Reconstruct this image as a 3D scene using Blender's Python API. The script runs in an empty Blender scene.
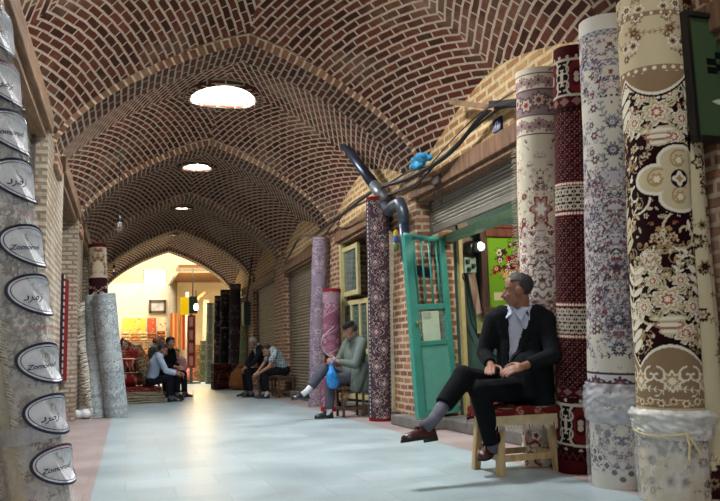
import bpy, bmesh, math, random
import numpy as np
from mathutils import Vector, Matrix, Quaternion
random.seed(7); rng = np.random.default_rng(7)
SC = bpy.context.scene
COL = SC.collection
PI = math.pi

# ------------------------------------------------------------------ camera
FOC = 748.03
RC = np.array([[0.95520029,-0.29452901,-0.02907021],[0.0125413,0.13841599,-0.99029477],[0.29569432,0.94556527,0.13590877]])
EYE = np.array([0,0,0.83])
def ray(px,py): return RC.T @ np.array([px-360.0, py-250.5, FOC])
def at(px,py,Y): d = ray(px,py); return Vector(EYE + d*(Y/d[1]))
def ax(px,py,X): d = ray(px,py); return Vector(EYE + d*(X/d[0]))
def gz(px,py,z=0.0): d = ray(px,py); return Vector(EYE + d*((z-EYE[2])/d[2]))
cam = bpy.data.cameras.new('camera'); camo = bpy.data.objects.new('camera', cam); COL.objects.link(camo)
cam.sensor_width = 36; cam.lens = FOC*36/720; cam.clip_start = .05; cam.clip_end = 300
M = Matrix.Identity(4)
for i in range(3):
    M[i][0] = RC[0][i]; M[i][1] = -RC[1][i]; M[i][2] = -RC[2][i]; M[i][3] = EYE[i]
camo.matrix_world = M; SC.camera = camo

# ------------------------------------------------------------------ colour + materials
def lin(h):
    if isinstance(h, str):
        h = h.lstrip('#'); c = [int(h[i:i+2],16)/255 for i in (0,2,4)]
    else: c = h
    return np.array([x/12.92 if x <= .04045 else ((x+.055)/1.055)**2.4 for x in c])
def rgba(h): return (*[float(x) for x in lin(h)], 1.0)
class NT:
    def __init__(s, name):
        s.m = bpy.data.materials.new(name); s.m.use_nodes = True
        s.t = s.m.node_tree; s.b = s.t.nodes['Principled BSDF']
    def n(s, typ, **kw):
        nd = s.t.nodes.new(typ)
        for k, v in kw.items(): setattr(nd, k, v)
        return nd
    def l(s, a, b): s.t.links.new(a, b)
    def noise(s, scale, detail=4, coord=None, rough=.6):
        nd = s.n('ShaderNodeTexNoise'); nd.inputs['Scale'].default_value = scale; nd.inputs['Detail'].default_value = detail
        nd.inputs['Roughness'].default_value = rough
        if coord is None: coord = s.n('ShaderNodeTexCoord').outputs['Object']
        s.l(coord, nd.inputs['Vector']); return nd
    def ramp(s, fac, stops):
        r = s.n('ShaderNodeValToRGB'); e = r.color_ramp.elements
        while len(e) < len(stops): e.new(.5)
        for q, (p, c) in zip(e, stops): q.position = p; q.color = c if len(c) == 4 else rgba(c)
        s.l(fac, r.inputs['Fac']); return r
    def bump(s, h, strength=.3, dist=.01, prev=None):
        b = s.n('ShaderNodeBump'); b.inputs['Strength'].default_value = strength; b.inputs['Distance'].default_value = dist
        s.l(h, b.inputs['Height'])
        if prev is not None: s.l(prev, b.inputs['Normal'])
        return b
    def mix(s, fac, a, b, mode='MIX'):
        x = s.n('ShaderNodeMix', data_type='RGBA', blend_type=mode)
        for i, v in ((0, fac), (6, a), (7, b)):
            if hasattr(v, 'links'): s.l(v, x.inputs[i])
            else: x.inputs[i].default_value = v
        return x.outputs[2]
_mc = {}
def plain(name, col, rough=.6, metal=0, var=.15, vscale=12, bump=.15, bscale=60, sheen=0, spec=.5):
    if name in _mc: return _mc[name]
    s = NT(name); c = rgba(col)
    nz = s.noise(vscale)
    dk = tuple(x*(1-var) for x in c[:3]) + (1,); lt = tuple(min(1, x*(1+var)) for x in c[:3]) + (1,)
    r = s.ramp(nz.outputs['Fac'], [(.3, dk), (.7, lt)])
    s.l(r.outputs['Color'], s.b.inputs['Base Color'])
    s.b.inputs['Roughness'].default_value = rough; s.b.inputs['Metallic'].default_value = metal
    s.b.inputs['Specular IOR Level'].default_value = spec
    if sheen: s.b.inputs['Sheen Weight'].default_value = sheen
    if bump:
        nb = s.noise(bscale, 3); s.l(s.bump(nb.outputs['Fac'], bump, .01).outputs['Normal'], s.b.inputs['Normal'])
    _mc[name] = s.m; return s.m
def wood(name, c1, c2, scale=6, rough=.7, stretch=(1,1,.12)):
    if name in _mc: return _mc[name]
    s = NT(name); tc = s.n('ShaderNodeTexCoord'); mp = s.n('ShaderNodeMapping'); mp.inputs['Scale'].default_value = stretch
    s.l(tc.outputs['Object'], mp.inputs['Vector'])
    nz = s.noise(scale*4, 6, mp.outputs['Vector']); r = s.ramp(nz.outputs['Fac'], [(.3, c1), (.7, c2)])
    s.l(r.outputs['Color'], s.b.inputs['Base Color']); s.b.inputs['Roughness'].default_value = rough
    s.l(s.bump(nz.outputs['Fac'], .35, .01).outputs['Normal'], s.b.inputs['Normal'])
    _mc[name] = s.m; return s.m
def brick(name, c1, c2, mortar, bw=.235, rh=.078, ms=.016, worn=.45, wcol='#b59c84', rough=.85, bump=.7, big=1.1):
    if name in _mc: return _mc[name]
    s = NT(name); uv = s.n('ShaderNodeUVMap'); uv.uv_map = 'UVMap'
    # wobble the courses a little
    wn = s.noise(3.0, 2, uv.outputs['UV']); sub = s.n('ShaderNodeVectorMath', operation='SUBTRACT'); s.l(wn.outputs['Color'], sub.inputs[0]); sub.inputs[1].default_value = (.5,.5,.5)
    sc_ = s.n('ShaderNodeVectorMath', operation='SCALE'); s.l(sub.outputs[0], sc_.inputs[0]); sc_.inputs['Scale'].default_value = .03
    add = s.n('ShaderNodeVectorMath', operation='ADD'); s.l(uv.outputs['UV'], add.inputs[0]); s.l(sc_.outputs[0], add.inputs[1])
    b = s.n('ShaderNodeTexBrick'); s.l(add.outputs[0], b.inputs['Vector'])
    b.inputs['Scale'].default_value = 1; b.inputs['Brick Width'].default_value = bw; b.inputs['Row Height'].default_value = rh
    b.inputs['Mortar Size'].default_value = ms; b.inputs['Mortar Smooth'].default_value = .25; b.inputs['Bias'].default_value = -.1
    b.inputs['Color1'].default_value = rgba(c1); b.inputs['Color2'].default_value = rgba(c2); b.inputs['Mortar'].default_value = rgba(mortar)
    n1 = s.noise(big, 5); r1 = s.ramp(n1.outputs['Fac'], [(.5, (0,0,0,1)), (.78, (1,1,1,1))])
    fm = s.n('ShaderNodeMath', operation='MULTIPLY'); s.l(r1.outputs['Color'], fm.inputs[0]); fm.inputs[1].default_value = worn
    c = s.mix(fm.outputs[0], b.outputs['Color'], rgba(wcol))
    n2 = s.noise(22, 4); r2 = s.ramp(n2.outputs['Fac'], [(.25, (.6,.6,.6,1)), (.75, (1.25,1.25,1.25,1))])
    c = s.mix(.75, c, r2.outputs['Color'], 'MULTIPLY')
    s.l(c, s.b.inputs['Base Color']); s.b.inputs['Roughness'].default_value = rough; s.b.inputs['Specular IOR Level'].default_value = .25
    inv = s.n('ShaderNodeMath', operation='SUBTRACT'); inv.inputs[0].default_value = 1; s.l(b.outputs['Fac'], inv.inputs[1])
    b1 = s.bump(n2.outputs['Fac'], .35, .01); b2 = s.bump(inv.outputs[0], bump, .012, b1.outputs['Normal'])
    s.l(b2.outputs['Normal'], s.b.inputs['Normal']); _mc[name] = s.m; return s.m
def pile(name='woven pile', rough=.95, spec=.15):
    if name in _mc: return _mc[name]
    s = NT(name); a = s.n('ShaderNodeVertexColor'); a.layer_name = 'Col'
    n = s.noise(260, 2); r = s.ramp(n.outputs['Fac'], [(.3, (.78,.78,.78,1)), (.7, (1.12,1.12,1.12,1))])
    s.l(s.mix(.6, a.outputs['Color'], r.outputs['Color'], 'MULTIPLY'), s.b.inputs['Base Color'])
    s.b.inputs['Roughness'].default_value = rough; s.b.inputs['Specular IOR Level'].default_value = spec
    s.l(s.bump(n.outputs['Fac'], .25, .004).outputs['Normal'], s.b.inputs['Normal']); _mc[name] = s.m; return s.m
def film(name, col='#f2f4f8', opac=.4, rough=.15, bump=.5):
    if name in _mc: return _mc[name]
    s = NT(name); out = [n for n in s.t.nodes if n.type == 'OUTPUT_MATERIAL'][0]
    s.b.inputs['Base Color'].default_value = rgba(col); s.b.inputs['Roughness'].default_value = rough
    tr = s.n('ShaderNodeBsdfTransparent'); mx = s.n('ShaderNodeMixShader')
    nz = s.noise(9, 4); r = s.ramp(nz.outputs['Fac'], [(.3, (opac*.6,)*3+(1,)), (.75, (min(1,opac*1.5),)*3+(1,))])
    s.l(r.outputs['Color'], mx.inputs['Fac']); s.l(tr.outputs[0], mx.inputs[1]); s.l(s.b.outputs[0], mx.inputs[2]); s.l(mx.outputs[0], out.inputs['Surface'])
    nb = s.noise(25, 3); s.l(s.bump(nb.outputs['Fac'], bump, .02).outputs['Normal'], s.b.inputs['Normal'])
    _mc[name] = s.m; return s.m
def glow(name, col, strength):
    if name in _mc: return _mc[name]
    s = NT(name); s.b.inputs['Base Color'].default_value = rgba(col); s.b.inputs['Emission Color'].default_value = rgba(col)
    s.b.inputs['Emission Strength'].default_value = strength; _mc[name] = s.m; return s.m

# ------------------------------------------------------------------ objects
def tag(o, label=None, cat=None, group=None, kind=None):
    if label: o['label'] = label
    if cat: o['category'] = cat
    if group: o['group'] = group
    if kind: o['kind'] = kind
    return o
def V(*a): return Vector(a[0]) if len(a) == 1 else Vector(a)
def thing(name, label, cat, loc=(0,0,0), group=None):
    o = bpy.data.objects.new(name, None); COL.objects.link(o); o.location = Vector(loc); o.empty_display_size = .1
    return tag(o, label, cat, group)
def origin(o):
    p = Vector((0,0,0))
    while o is not None: p += o.location; o = o.parent
    return p
def link(name, me, mat, parent=None, loc=None):
    """mesh in world coordinates -> object; shifted so its parent's (or its own) origin is honest"""
    o = bpy.data.objects.new(name, me); COL.objects.link(o)
    mats = mat if isinstance(mat, (list, tuple)) else [mat]
    if not me.materials:
        for m in mats: me.materials.append(m)
    if parent is not None:
        me.transform(Matrix.Translation(-origin(parent))); o.parent = parent
    elif loc is not None:
        me.transform(Matrix.Translation(-Vector(loc))); o.location = Vector(loc)
    return o
def boxuv(me):
    uvl = me.uv_layers.get('UVMap') or me.uv_layers.new(name='UVMap')
    for p in me.polygons:
        n = p.normal; a = (abs(n.x), abs(n.y), abs(n.z)); k = a.index(max(a))
        for li in p.loop_indices:
            c = me.vertices[me.loops[li].vertex_index].co
            uvl.data[li].uv = (c.y, c.z) if k == 0 else ((c.x, c.z) if k == 1 else (c.x, c.y))
class MB:
    """collects shapes into one bmesh"""
    def __init__(s): s.bm = bmesh.new(); s.mi = 0
    def _fin(s, fs):
        for f in fs: f.material_index = s.mi
    def box(s, c, size, rot=None, bev=0, taper=None):
        c = Vector(c); hx, hy, hz = [x/2 for x in size]
        R = rot if isinstance(rot, Matrix) else (Matrix.Rotation(rot, 3, 'Z') if rot else Matrix.Identity(3))
        vs = []
        for z in (-1, 1):
            k = 1 if (taper is None or z < 0) else taper
            for x, y in ((-1,-1),(1,-1),(1,1),(-1,1)):
                vs.append(s.bm.verts.new(c + R @ Vector((x*hx*k, y*hy*k, z*hz))))
        F = [(3,2,1,0),(4,5,6,7),(0,1,5,4),(1,2,6,5),(2,3,7,6),(3,0,4,7)]
        fs = [s.bm.faces.new([vs[i] for i in f]) for f in F]; s._fin(fs)
        if bev:
            es = {e for f in fs for e in f.edges}
            r = bmesh.ops.bevel(s.bm, geom=list(es), offset=bev, segments=2, affect='EDGES', profile=.6); s._fin(r['faces'])
        return s
    def span(s, a, b, **k):
        a = Vector(a); b = Vector(b); return s.box((a+b)/2, [abs(x) for x in (b-a)], **k)
    def bar(s, p, q, w, d, up=(0,0,1), bev=0, taper=None):
        p = Vector(p); q = Vector(q); z = (q-p); L = z.length; z.normalize(); u = Vector(up)
        if abs(z.dot(u)) > .98: u = Vector((0,1,0))
        x = u.cross(z).normalized(); y = z.cross(x)
        R = Matrix((x,y,z)).transposed(); return s.box((p+q)/2, (w,d,L), rot=R, bev=bev, taper=taper)
    def tube(s, pts, rad, seg=10, cap=True, flat=(1,1)):
        pts = [Vector(p) for p in pts]; n = len(pts)
        rad = [rad]*n if not hasattr(rad, '__len__') else rad
        prev = None; rings = []
        for i, p in enumerate(pts):
            t = (pts[min(i+1,n-1)] - pts[max(i-1,0)]).normalized()
            if prev is None:
                u = Vector((0,0,1)) if abs(t.z) < .9 else Vector((1,0,0)); x = u.cross(t).normalized()
            else:
                x = (prev - t*prev.dot(t)).normalized()
            prev = x; y = t.cross(x)
            rings.append([s.bm.verts.new(p + (x*math.cos(a)*flat[0] + y*math.sin(a)*flat[1])*rad[i]) for a in [2*PI*k/seg for k in range(seg)]])
        fs = []
        for a, b in zip(rings, rings[1:]):
            for k in range(seg): fs.append(s.bm.faces.new((a[k], a[(k+1)%seg], b[(k+1)%seg], b[k])))
        if cap: fs.append(s.bm.faces.new(rings[0][::-1])); fs.append(s.bm.faces.new(rings[-1]))
        for f in fs: f.smooth = seg > 6
        s._fin(fs); return s
    def capsule(s, p, r0, q, r1, seg=12, flat0=False, flat1=False):
        p = Vector(p); q = Vector(q); d = (q-p)
        if d.length < 1e-5: d = Vector((0,0,1e-3)); q = p+d
        t = d.normalized(); pts = []; rs = []
        if not flat0:
            for a in (80, 50, 25): pts.append(p - t*r0*math.sin(math.radians(a))); rs.append(r0*math.cos(math.radians(a)))
        pts.append(p); rs.append(r0); pts.append((p+q)/2); rs.append((r0+r1)/2); pts.append(q); rs.append(r1)
        if not flat1:
            for a in (25, 50, 80): pts.append(q + t*r1*math.sin(math.radians(a))); rs.append(r1*math.cos(math.radians(a)))
        return s.tube(pts, rs, seg)
    def chain(s, pts, rs, **k):
        for i in range(len(pts)-1): s.capsule(pts[i], rs[i], pts[i+1], rs[i+1], **k)
        return s
    def ell(s, c, r, R=None, seg=16, rings=10):
        c = Vector(c); R = R or Matrix.Identity(3); rows = []
        top = s.bm.verts.new(c + R @ Vector((0,0,r[2]))); bot = s.bm.verts.new(c + R @ Vector((0,0,-r[2])))
        for i in range(1, rings):
            a = PI*i/rings
            rows.append([s.bm.verts.new(c + R @ Vector((r[0]*math.sin(a)*math.cos(b), r[1]*math.sin(a)*math.sin(b), r[2]*math.cos(a)))) for b in [2*PI*k/seg for k in range(seg)]])
        fs = []
        for k in range(seg):
            j = (k+1) % seg; fs.append(s.bm.faces.new((top, rows[0][k], rows[0][j]))); fs.append(s.bm.faces.new((bot, rows[-1][j], rows[-1][k])))
            for a, b in zip(rows, rows[1:]): fs.append(s.bm.faces.new((a[k], b[k], b[j], a[j])))
        for f in fs: f.smooth = True
        s._fin(fs); return s
    def lathe(s, c, prof, axis=(0,0,1), seg=20, cap=True):
        c = Vector(c); z = Vector(axis).normalized(); u = Vector((1,0,0)) if abs(z.x) < .9 else Vector((0,1,0)); x = u.cross(z).normalized(); y = z.cross(x)
        rings = [[s.bm.verts.new(c + z*h + (x*math.cos(2*PI*k/seg) + y*math.sin(2*PI*k/seg))*max(r,1e-4)) for k in range(seg)] for r, h in prof]
        fs = []
        for a, b in zip(rings, rings[1:]):
            for k in range(seg): fs.append(s.bm.faces.new((a[k], a[(k+1)%seg], b[(k+1)%seg], b[k])))
        if cap: fs.append(s.bm.faces.new(rings[0][::-1])); fs.append(s.bm.faces.new(rings[-1]))
        for f in fs: f.smooth = True
        s._fin(fs); return s
    def poly(s, pts): f = s.bm.faces.new([s.bm.verts.new(Vector(p)) for p in pts]); s._fin([f]); return s
    def prism(s, pts, d):
        d = Vector(d); a = [s.bm.verts.new(Vector(p)) for p in pts]; b = [s.bm.verts.new(Vector(p)+d) for p in pts]; n = len(a)
        fs = [s.bm.faces.new(a[::-1]), s.bm.faces.new(b)] + [s.bm.faces.new((a[i], a[(i+1)%n], b[(i+1)%n], b[i])) for i in range(n)]
        s._fin(fs); return s
    def mesh(s, name, uv=True, recalc=True):
        if recalc: bmesh.ops.recalc_face_normals(s.bm, faces=s.bm.faces[:])
        me = bpy.data.meshes.new(name); s.bm.to_mesh(me); s.bm.free()
        if uv: boxuv(me)
        return me
    def build(s, name, mat, parent=None, loc=None, **k): return link(name, s.mesh(name, **k), mat, parent, loc)
def voxel(mb, name, size, smooth=4):
    """closed shapes melted into one continuous surface"""
    me = mb.mesh(name+'_raw', uv=False); t = bpy.data.objects.new('tmp', me); COL.objects.link(t)
    m = t.modifiers.new('r', 'REMESH'); m.mode = 'VOXEL'; m.voxel_size = size; m.use_smooth_shade = True
    if smooth: q = t.modifiers.new('s', 'SMOOTH'); q.factor = .5; q.iterations = smooth
    dg = bpy.context.evaluated_depsgraph_get(); out = bpy.data.meshes.new_from_object(t.evaluated_get(dg)); out.name = name
    bpy.data.objects.remove(t); bpy.data.meshes.remove(me)
    for p in out.polygons: p.use_smooth = True
    return out
def struct(name, mb, mat, **k):
    o = mb.build(name, mat, **k); o['kind'] = 'structure'; return o
def setcol(me, arr):
    a = me.color_attributes.new('Col', 'FLOAT_COLOR', 'POINT'); buf = np.ones((len(me.vertices), 4), np.float32); buf[:, :3] = arr
    a.data.foreach_set('color', buf.ravel())
def gridmesh(name, P, col=None, wrap=False, smooth=True):
    """P: (nv,nu,3) points; col: (nv,nu,3)"""
    nv, nu, _ = P.shape; me = bpy.data.meshes.new(name)
    idx = np.arange(nv*nu).reshape(nv, nu); c = idx if not wrap else np.concatenate([idx, idx[:, :1]], 1)
    F = np.stack([c[:-1,:-1], c[:-1,1:], c[1:,1:], c[1:,:-1]], -1).reshape(-1, 4)
    me.vertices.add(nv*nu); me.vertices.foreach_set('co', P.reshape(-1).astype(np.float32))
    me.loops.add(F.size); me.loops.foreach_set('vertex_index', F.reshape(-1).astype(np.int32))
    me.polygons.add(len(F)); me.polygons.foreach_set('loop_start', (np.arange(len(F))*4).astype(np.int32))
    me.polygons.foreach_set('use_smooth', np.full(len(F), smooth)); me.update(calc_edges=True); me.validate()
    if col is not None: setcol(me, col.reshape(-1, 3))
    return me
# ------------------------------------------------------------------ carpet designs, drawn in metres on a grid and kept as point colours
class CV:
    def __init__(s, w, h, res, base):
        s.w, s.h, s.res = w, h, res; s.nu = max(8, int(w/res)); s.nv = max(8, int(h/res)); s.a = np.tile(lin(base), (s.nv, s.nu, 1))
        s.u = (np.arange(s.nu)+.5)*w/s.nu - w/2; s.v = (np.arange(s.nv)+.5)*h/s.nv
    def win(s, u0, u1, v0, v1):
        i0, i1 = np.searchsorted(s.u, [u0, u1]); j0, j1 = np.searchsorted(s.v, [v0, v1])
        if i1 <= i0 or j1 <= j0: return None
        U, Vv = np.meshgrid(s.u[i0:i1], s.v[j0:j1]); return s.a[j0:j1, i0:i1], U, Vv
    def put(s, A, m, c): A[m] = lin(c)
    def band(s, v0, v1, c):
        q = s.win(-9, 9, v0, v1)
        if q: q[0][:] = lin(c)
    def fn(s, v0, v1, f, c):
        q = s.win(-9, 9, v0, v1)
        if q: m = f(q[1], q[2]); s.put(q[0], m, c)
    def ell(s, x, y, a, b, rot, c):
        r = max(a, b); q = s.win(x-r, x+r, y-r, y+r)
        if not q: return
        A, U, W = q; U = U-x; W = W-y; ca, sa = math.cos(rot), math.sin(rot)
        s.put(A, ((U*ca+W*sa)/a)**2 + ((-U*sa+W*ca)/b)**2 < 1, c)
    def line(s, pts, w, c):
        for (x0, y0), (x1, y1) in zip(pts, pts[1:]):
            q = s.win(min(x0,x1)-w, max(x0,x1)+w, min(y0,y1)-w, max(y0,y1)+w)
            if not q: continue
            A, U, W = q; dx, dy = x1-x0, y1-y0; L = dx*dx+dy*dy+1e-12
            t = np.clip(((U-x0)*dx+(W-y0)*dy)/L, 0, 1); s.put(A, (U-x0-t*dx)**2+(W-y0-t*dy)**2 < (w/2)**2, c)
    def poly(s, pts, c):
        xs = [p[0] for p in pts]; ys = [p[1] for p in pts]; q = s.win(min(xs), max(xs), min(ys), max(ys))
        if not q: return
        A, U, W = q; m = np.zeros(U.shape, bool); n = len(pts)
        for i in range(n):
            x0, y0 = pts[i]; x1, y1 = pts[(i+1) % n]
            if y0 == y1: continue
            m ^= ((y0 > W) != (y1 > W)) & (U < (x1-x0)*(W-y0)/(y1-y0)+x0)
        s.put(A, m, c)
    def rose(s, x, y, r, k, cols, lobe=.22, rot=0, sq=1):
        R = r*1.3; q = s.win(x-R, x+R, y-R, y+R)
        if not q: return
        A, U, W = q; U = U-x; W = (W-y)/sq; d = np.hypot(U, W); ph = np.arctan2(W, U)
        for f, c in cols: s.put(A, d < r*f*(1+lobe*np.cos(k*ph+rot)), c)
    def spray(s, x, y, L, ang, c, n=4, lc=None, w=.006, bend=.6, lf=.22):
        pts = []; px, py, a = x, y, ang
        for i in range(n*2+1): pts.append((px, py)); px += L/(n*2)*math.cos(a); py += L/(n*2)*math.sin(a); a += bend/(n*2)
        s.line(pts, w, c)
        for i in range(1, len(pts), 2):
            for sg in (-1, 1):
                da = ang+bend*i/(n*2)+sg*.9; l = L*lf*(1-.4*i/len(pts)); s.ell(pts[i][0]+math.cos(da)*l*.6, pts[i][1]+math.sin(da)*l*.6, l*.55, l*.2, da, lc or c)
        return pts[-1]
    def scroll(s, x, y, r, ang, c, w=.01, sg=1, turns=1.2, leaves=None):
        pts = []
        for i in range(28):
            t = i/27; a = ang+sg*t*turns*2*PI; rr = r*(1-.85*t); pts.append((x+rr*math.cos(a), y+rr*math.sin(a)))
        s.line(pts, w, c)
        if leaves:
            for i in range(0, 24, 3):
                a = ang+sg*i/27*turns*2*PI; s.ell(pts[i][0]+.3*r*math.cos(a)*.5, pts[i][1]+.3*r*math.sin(a)*.5, r*.2, r*.08, a+.7*sg, leaves)
def scatter_flowers(cv, v0, v1, n, rr, pal, seed, sprays=None, sym=True, k=(5,8), umin=0, umax=None, dark=None):
    r_ = random.Random(seed); umax = umax or cv.w/2
    for i in range(n):
        x = r_.uniform(umin, umax); y = r_.uniform(v0, v1); r = r_.uniform(*rr); kk = r_.randint(*k); c = r_.sample(pal, min(3, len(pal)))
        an = r_.uniform(0, 6.28); bd = r_.uniform(-1.4, 1.4)
        for sg in ((-1, 1) if sym else (1,)):
            a2 = an if sg == 1 else PI-an
            if sprays: cv.spray(sg*x, y, r*3.6, a2, r_.choice(sprays) if not sym else sprays[i % len(sprays)], 3, bend=sg*bd, w=max(.005, r*.16))
            if dark: cv.rose(sg*x, y, r*1.15, kk, [(1, dark)])
            cv.rose(sg*x, y, r, kk, [(1, c[0]), (.62, c[1]), (.3, c[-1])])
def filler(cv, v0, v1, n, pal, seed, umax=None, rr=(.006,.013), vine=None):
    r_ = random.Random(seed); umax = umax or cv.w/2
    for i in range(n):
        x = r_.uniform(0, umax); y = r_.uniform(v0, v1); r = r_.uniform(*rr); c = r_.choice(pal); c2 = r_.choice(pal); a = r_.uniform(0, 6.28)
        for sg in (-1, 1):
            if vine and i % 3 == 0: cv.scroll(sg*x, y, r*3.2, a if sg > 0 else PI-a, vine, .0045, sg, 1.0)
            if i % 2: cv.ell(sg*x, y, r*1.5, r*.55, a if sg > 0 else PI-a, c)
            else: cv.rose(sg*x, y, r, 5, [(1, c), (.5, c2)], .25)
def guard(cv, v0, v1, bg, fg, pitch=.05, kind='dots'):
    cv.band(v0, v1, bg); c = (v0+v1)/2; h = v1-v0
    if kind == 'dots': f = lambda U, W: (((U+pitch/2) % pitch - pitch/2)**2+(W-c)**2) < (h*.28)**2
    elif kind == 'zig': f = lambda U, W: np.abs((W-c)/h - (np.abs((U % pitch)/pitch-.5)*2-.5)*.7) < .16
    elif kind == 'wave': f = lambda U, W: np.abs((W-c)/h - .28*np.sin(U/pitch*2*PI)) < .14
    elif kind == 'diam': f = lambda U, W: np.abs(((U+pitch/2) % pitch)-pitch/2)/(pitch*.42)+np.abs(W-c)/(h*.45) < 1
    cv.fn(v0, v1, f, fg)
def rosette_ring(cv, x, y, r, n, rr, cols, k=6, sq=1):
    for i in range(n): a = 2*PI*i/n; cv.rose(x+r*math.cos(a), y+r*math.sin(a)*sq, rr, k, cols)
def border(cv, v0, v1, bg, pal, pitch, seed=0):
    cv.band(v0, v1, bg); c = (v0+v1)/2; h = (v1-v0)
    n = int(cv.w/pitch/2)+1
    cv.fn(v0, v1, lambda U, W: np.abs(W-c-.25*h*np.sin(U/pitch*PI)) < .035*h, pal[0])
    for i in range(-n, n+1):
        x = i*pitch; s_ = 1 if i % 2 else -1
        for q in (-1, 1): cv.ell(x+q*pitch*.28, c+.05*h*s_, pitch*.2, h*.1, q*.7*s_, pal[1])
        cv.rose(x, c-.08*h*s_, h*.3, 6 if i % 2 else 8, [(1, pal[0]), (.68, pal[1]), (.36, pal[2])])
def design_cream_medallion(w, h, res):
    cr, mv, rd, pk, wh, dk = '#d9cfb8', '#8d7a79', '#8c3b33', '#b5908c', '#ece6d8', '#6b5152'
    cv = CV(w, h, res, cr)
    scatter_flowers(cv, h-1.35, h-.62, 16, (.018,.032), [rd, wh, dk, pk], 3, [mv, dk])
    border(cv, h-.36, h-.17, mv, [dk, '#c8b9aa', rd], .1); border(cv, h-.17, h-.05, cr, [mv, pk, dk], .07); border(cv, h-.5, h-.37, cr, [mv, pk, dk], .07)
    for v in (h-.36, h-.17, h-.5, h-.05): cv.band(v-.006, v+.006, dk)
    cy = h-1.55
    for c0, sgn in ((cy, 1), (.55, 1)):
        cv.rose(0, c0, .36, 16, [(1, rd), (.93, '#b9a092'), (.9, '#cfc0b2')], .06, sq=1.15)
        scatter_flowers(cv, c0-.33, c0+.33, 46, (.018,.035), [wh, pk, dk, mv, '#a67e78'], int(c0*100), [wh, '#e0d6c6'], umax=.3)
        rosette_ring(cv, 0, c0, .2, 8, .05, [(1, wh), (.7, pk), (.4, dk)], 6); rosette_ring(cv, 0, c0, .29, 14, .03, [(1, wh), (.6, rd)], 5, 1.15)
        cv.rose(0, c0, .13, 8, [(1, dk), (.9, wh), (.62, mv), (.5, wh), (.22, dk)], .12)
        for s_ in (-1, 1): cv.rose(0, c0+s_*.5, .07, 6, [(1, rd), (.75, pk), (.45, wh)], .25, sq=1.4)
    for k in range(3):
        cv.line([(-.3+.04*k+.5*t, cy-.5-.06*k+.28*t) for t in np.linspace(0,1.2,6)], .03, rd)
    filler(cv, .1, h-.55, 420, [wh, pk, mv, dk, '#b7a890'], 77, rr=(.006,.014), vine='#b3a592'); filler(cv, cy-.38, cy+.38, 200, [wh, wh, pk, dk, rd], 78, .32)
    scatter_flowers(cv, .95, cy-.4, 40, (.016,.034), [rd, wh, dk, pk], 9, [mv, rd]); scatter_flowers(cv, 0, .3, 14, (.02,.03), [rd, wh, dk, pk], 11, [mv])
    return cv
def design_red_lattice(w, h, res):
    rd, dr, bk, wh, br = '#42090f', '#2a060b', '#0d0608', '#b5a898', '#62191a'
    cv = CV(w, h, res, dr)
    def lattice(a, b, p=.066):
        cv.band(a, b, '#25050a')
        def g(U, W, th): return (np.abs(((U+W) % p)-p/2) < th) | (np.abs(((U-W) % p)-p/2) < th)
        cv.fn(a, b, lambda U, W: g(U, W, .0065), '#52151a'); cv.fn(a, b, lambda U, W: g(U, W, .0025), '#150608')
        q = p/2
        cv.fn(a, b, lambda U, W: (np.abs(((U+W)%q)-q/2) < .006) & (np.abs(((U-W)%q)-q/2) < .006), '#745a54')
        cv.fn(a, b, lambda U, W: (np.abs(((U+W+q)%p)-q) < .009) & (np.abs(((U-W)%p)-q) < .009), '#7a2a28')
    def bw(a, b):
        cv.band(a, b, bk); p = .05; c = (a+b)/2
        cv.fn(a+.012, b-.012, lambda U, W: (np.abs(((U+W)%p)-p/2) < .0075) ^ (np.abs(((U-W)%p)-p/2) < .0075), wh)
        cv.fn(a+.012, b-.012, lambda U, W: ((np.abs(((U+p/4)%(p/2))-p/4) < .004) & (np.abs((W%p)-p/2) < .02)), wh)
        for v in (a, b): guard(cv, v-.016, v+.016, br, '#d8c9b4', .02)
    def motif(a, b):
        cv.band(a, b, bk); c = (a+b)/2; H = b-a
        for i in range(-3, 4):
            x = i*.2
            cv.rose(x, c, H*.42, 2, [(1, wh), (.86, bk), (.75, br), (.42, rd), (.24, wh)], .45, rot=PI)
            for s_ in (-1, 1):
                for t in (-1, 1): cv.scroll(x+s_*.085, c+t*H*.2, H*.17, PI/2*t, wh, .011, s_*t, .9)
                cv.ell(x+s_*.1, c, .012, .05, 0, wh)
        for v in (a, b): cv.band(v-.008, v+.008, wh)
    lattice(0, h); tb = h-.08
    guard(cv, h-.1, h-.06, rd, wh, .06); cv.band(h-.06, h, rd); motif(h-.34, h-.1); guard(cv, h-.42, h-.35, rd, '#7d5f55', .085, 'diam'); guard(cv, h-.45, h-.425, bk, br, .04)
    bw(h-1.14, h-.94); bw(h-1.96, h-1.75)
    guard(cv, .52, .57, rd, '#7d5f55', .085, 'diam'); guard(cv, .47, .51, dr, wh, .1, 'dots'); motif(.2, .46); guard(cv, .14, .19, dr, wh, .1, 'dots'); cv.band(0, .13, rd); guard(cv, .1, .16, bk, br, .05, 'zig')
    return cv
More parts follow.
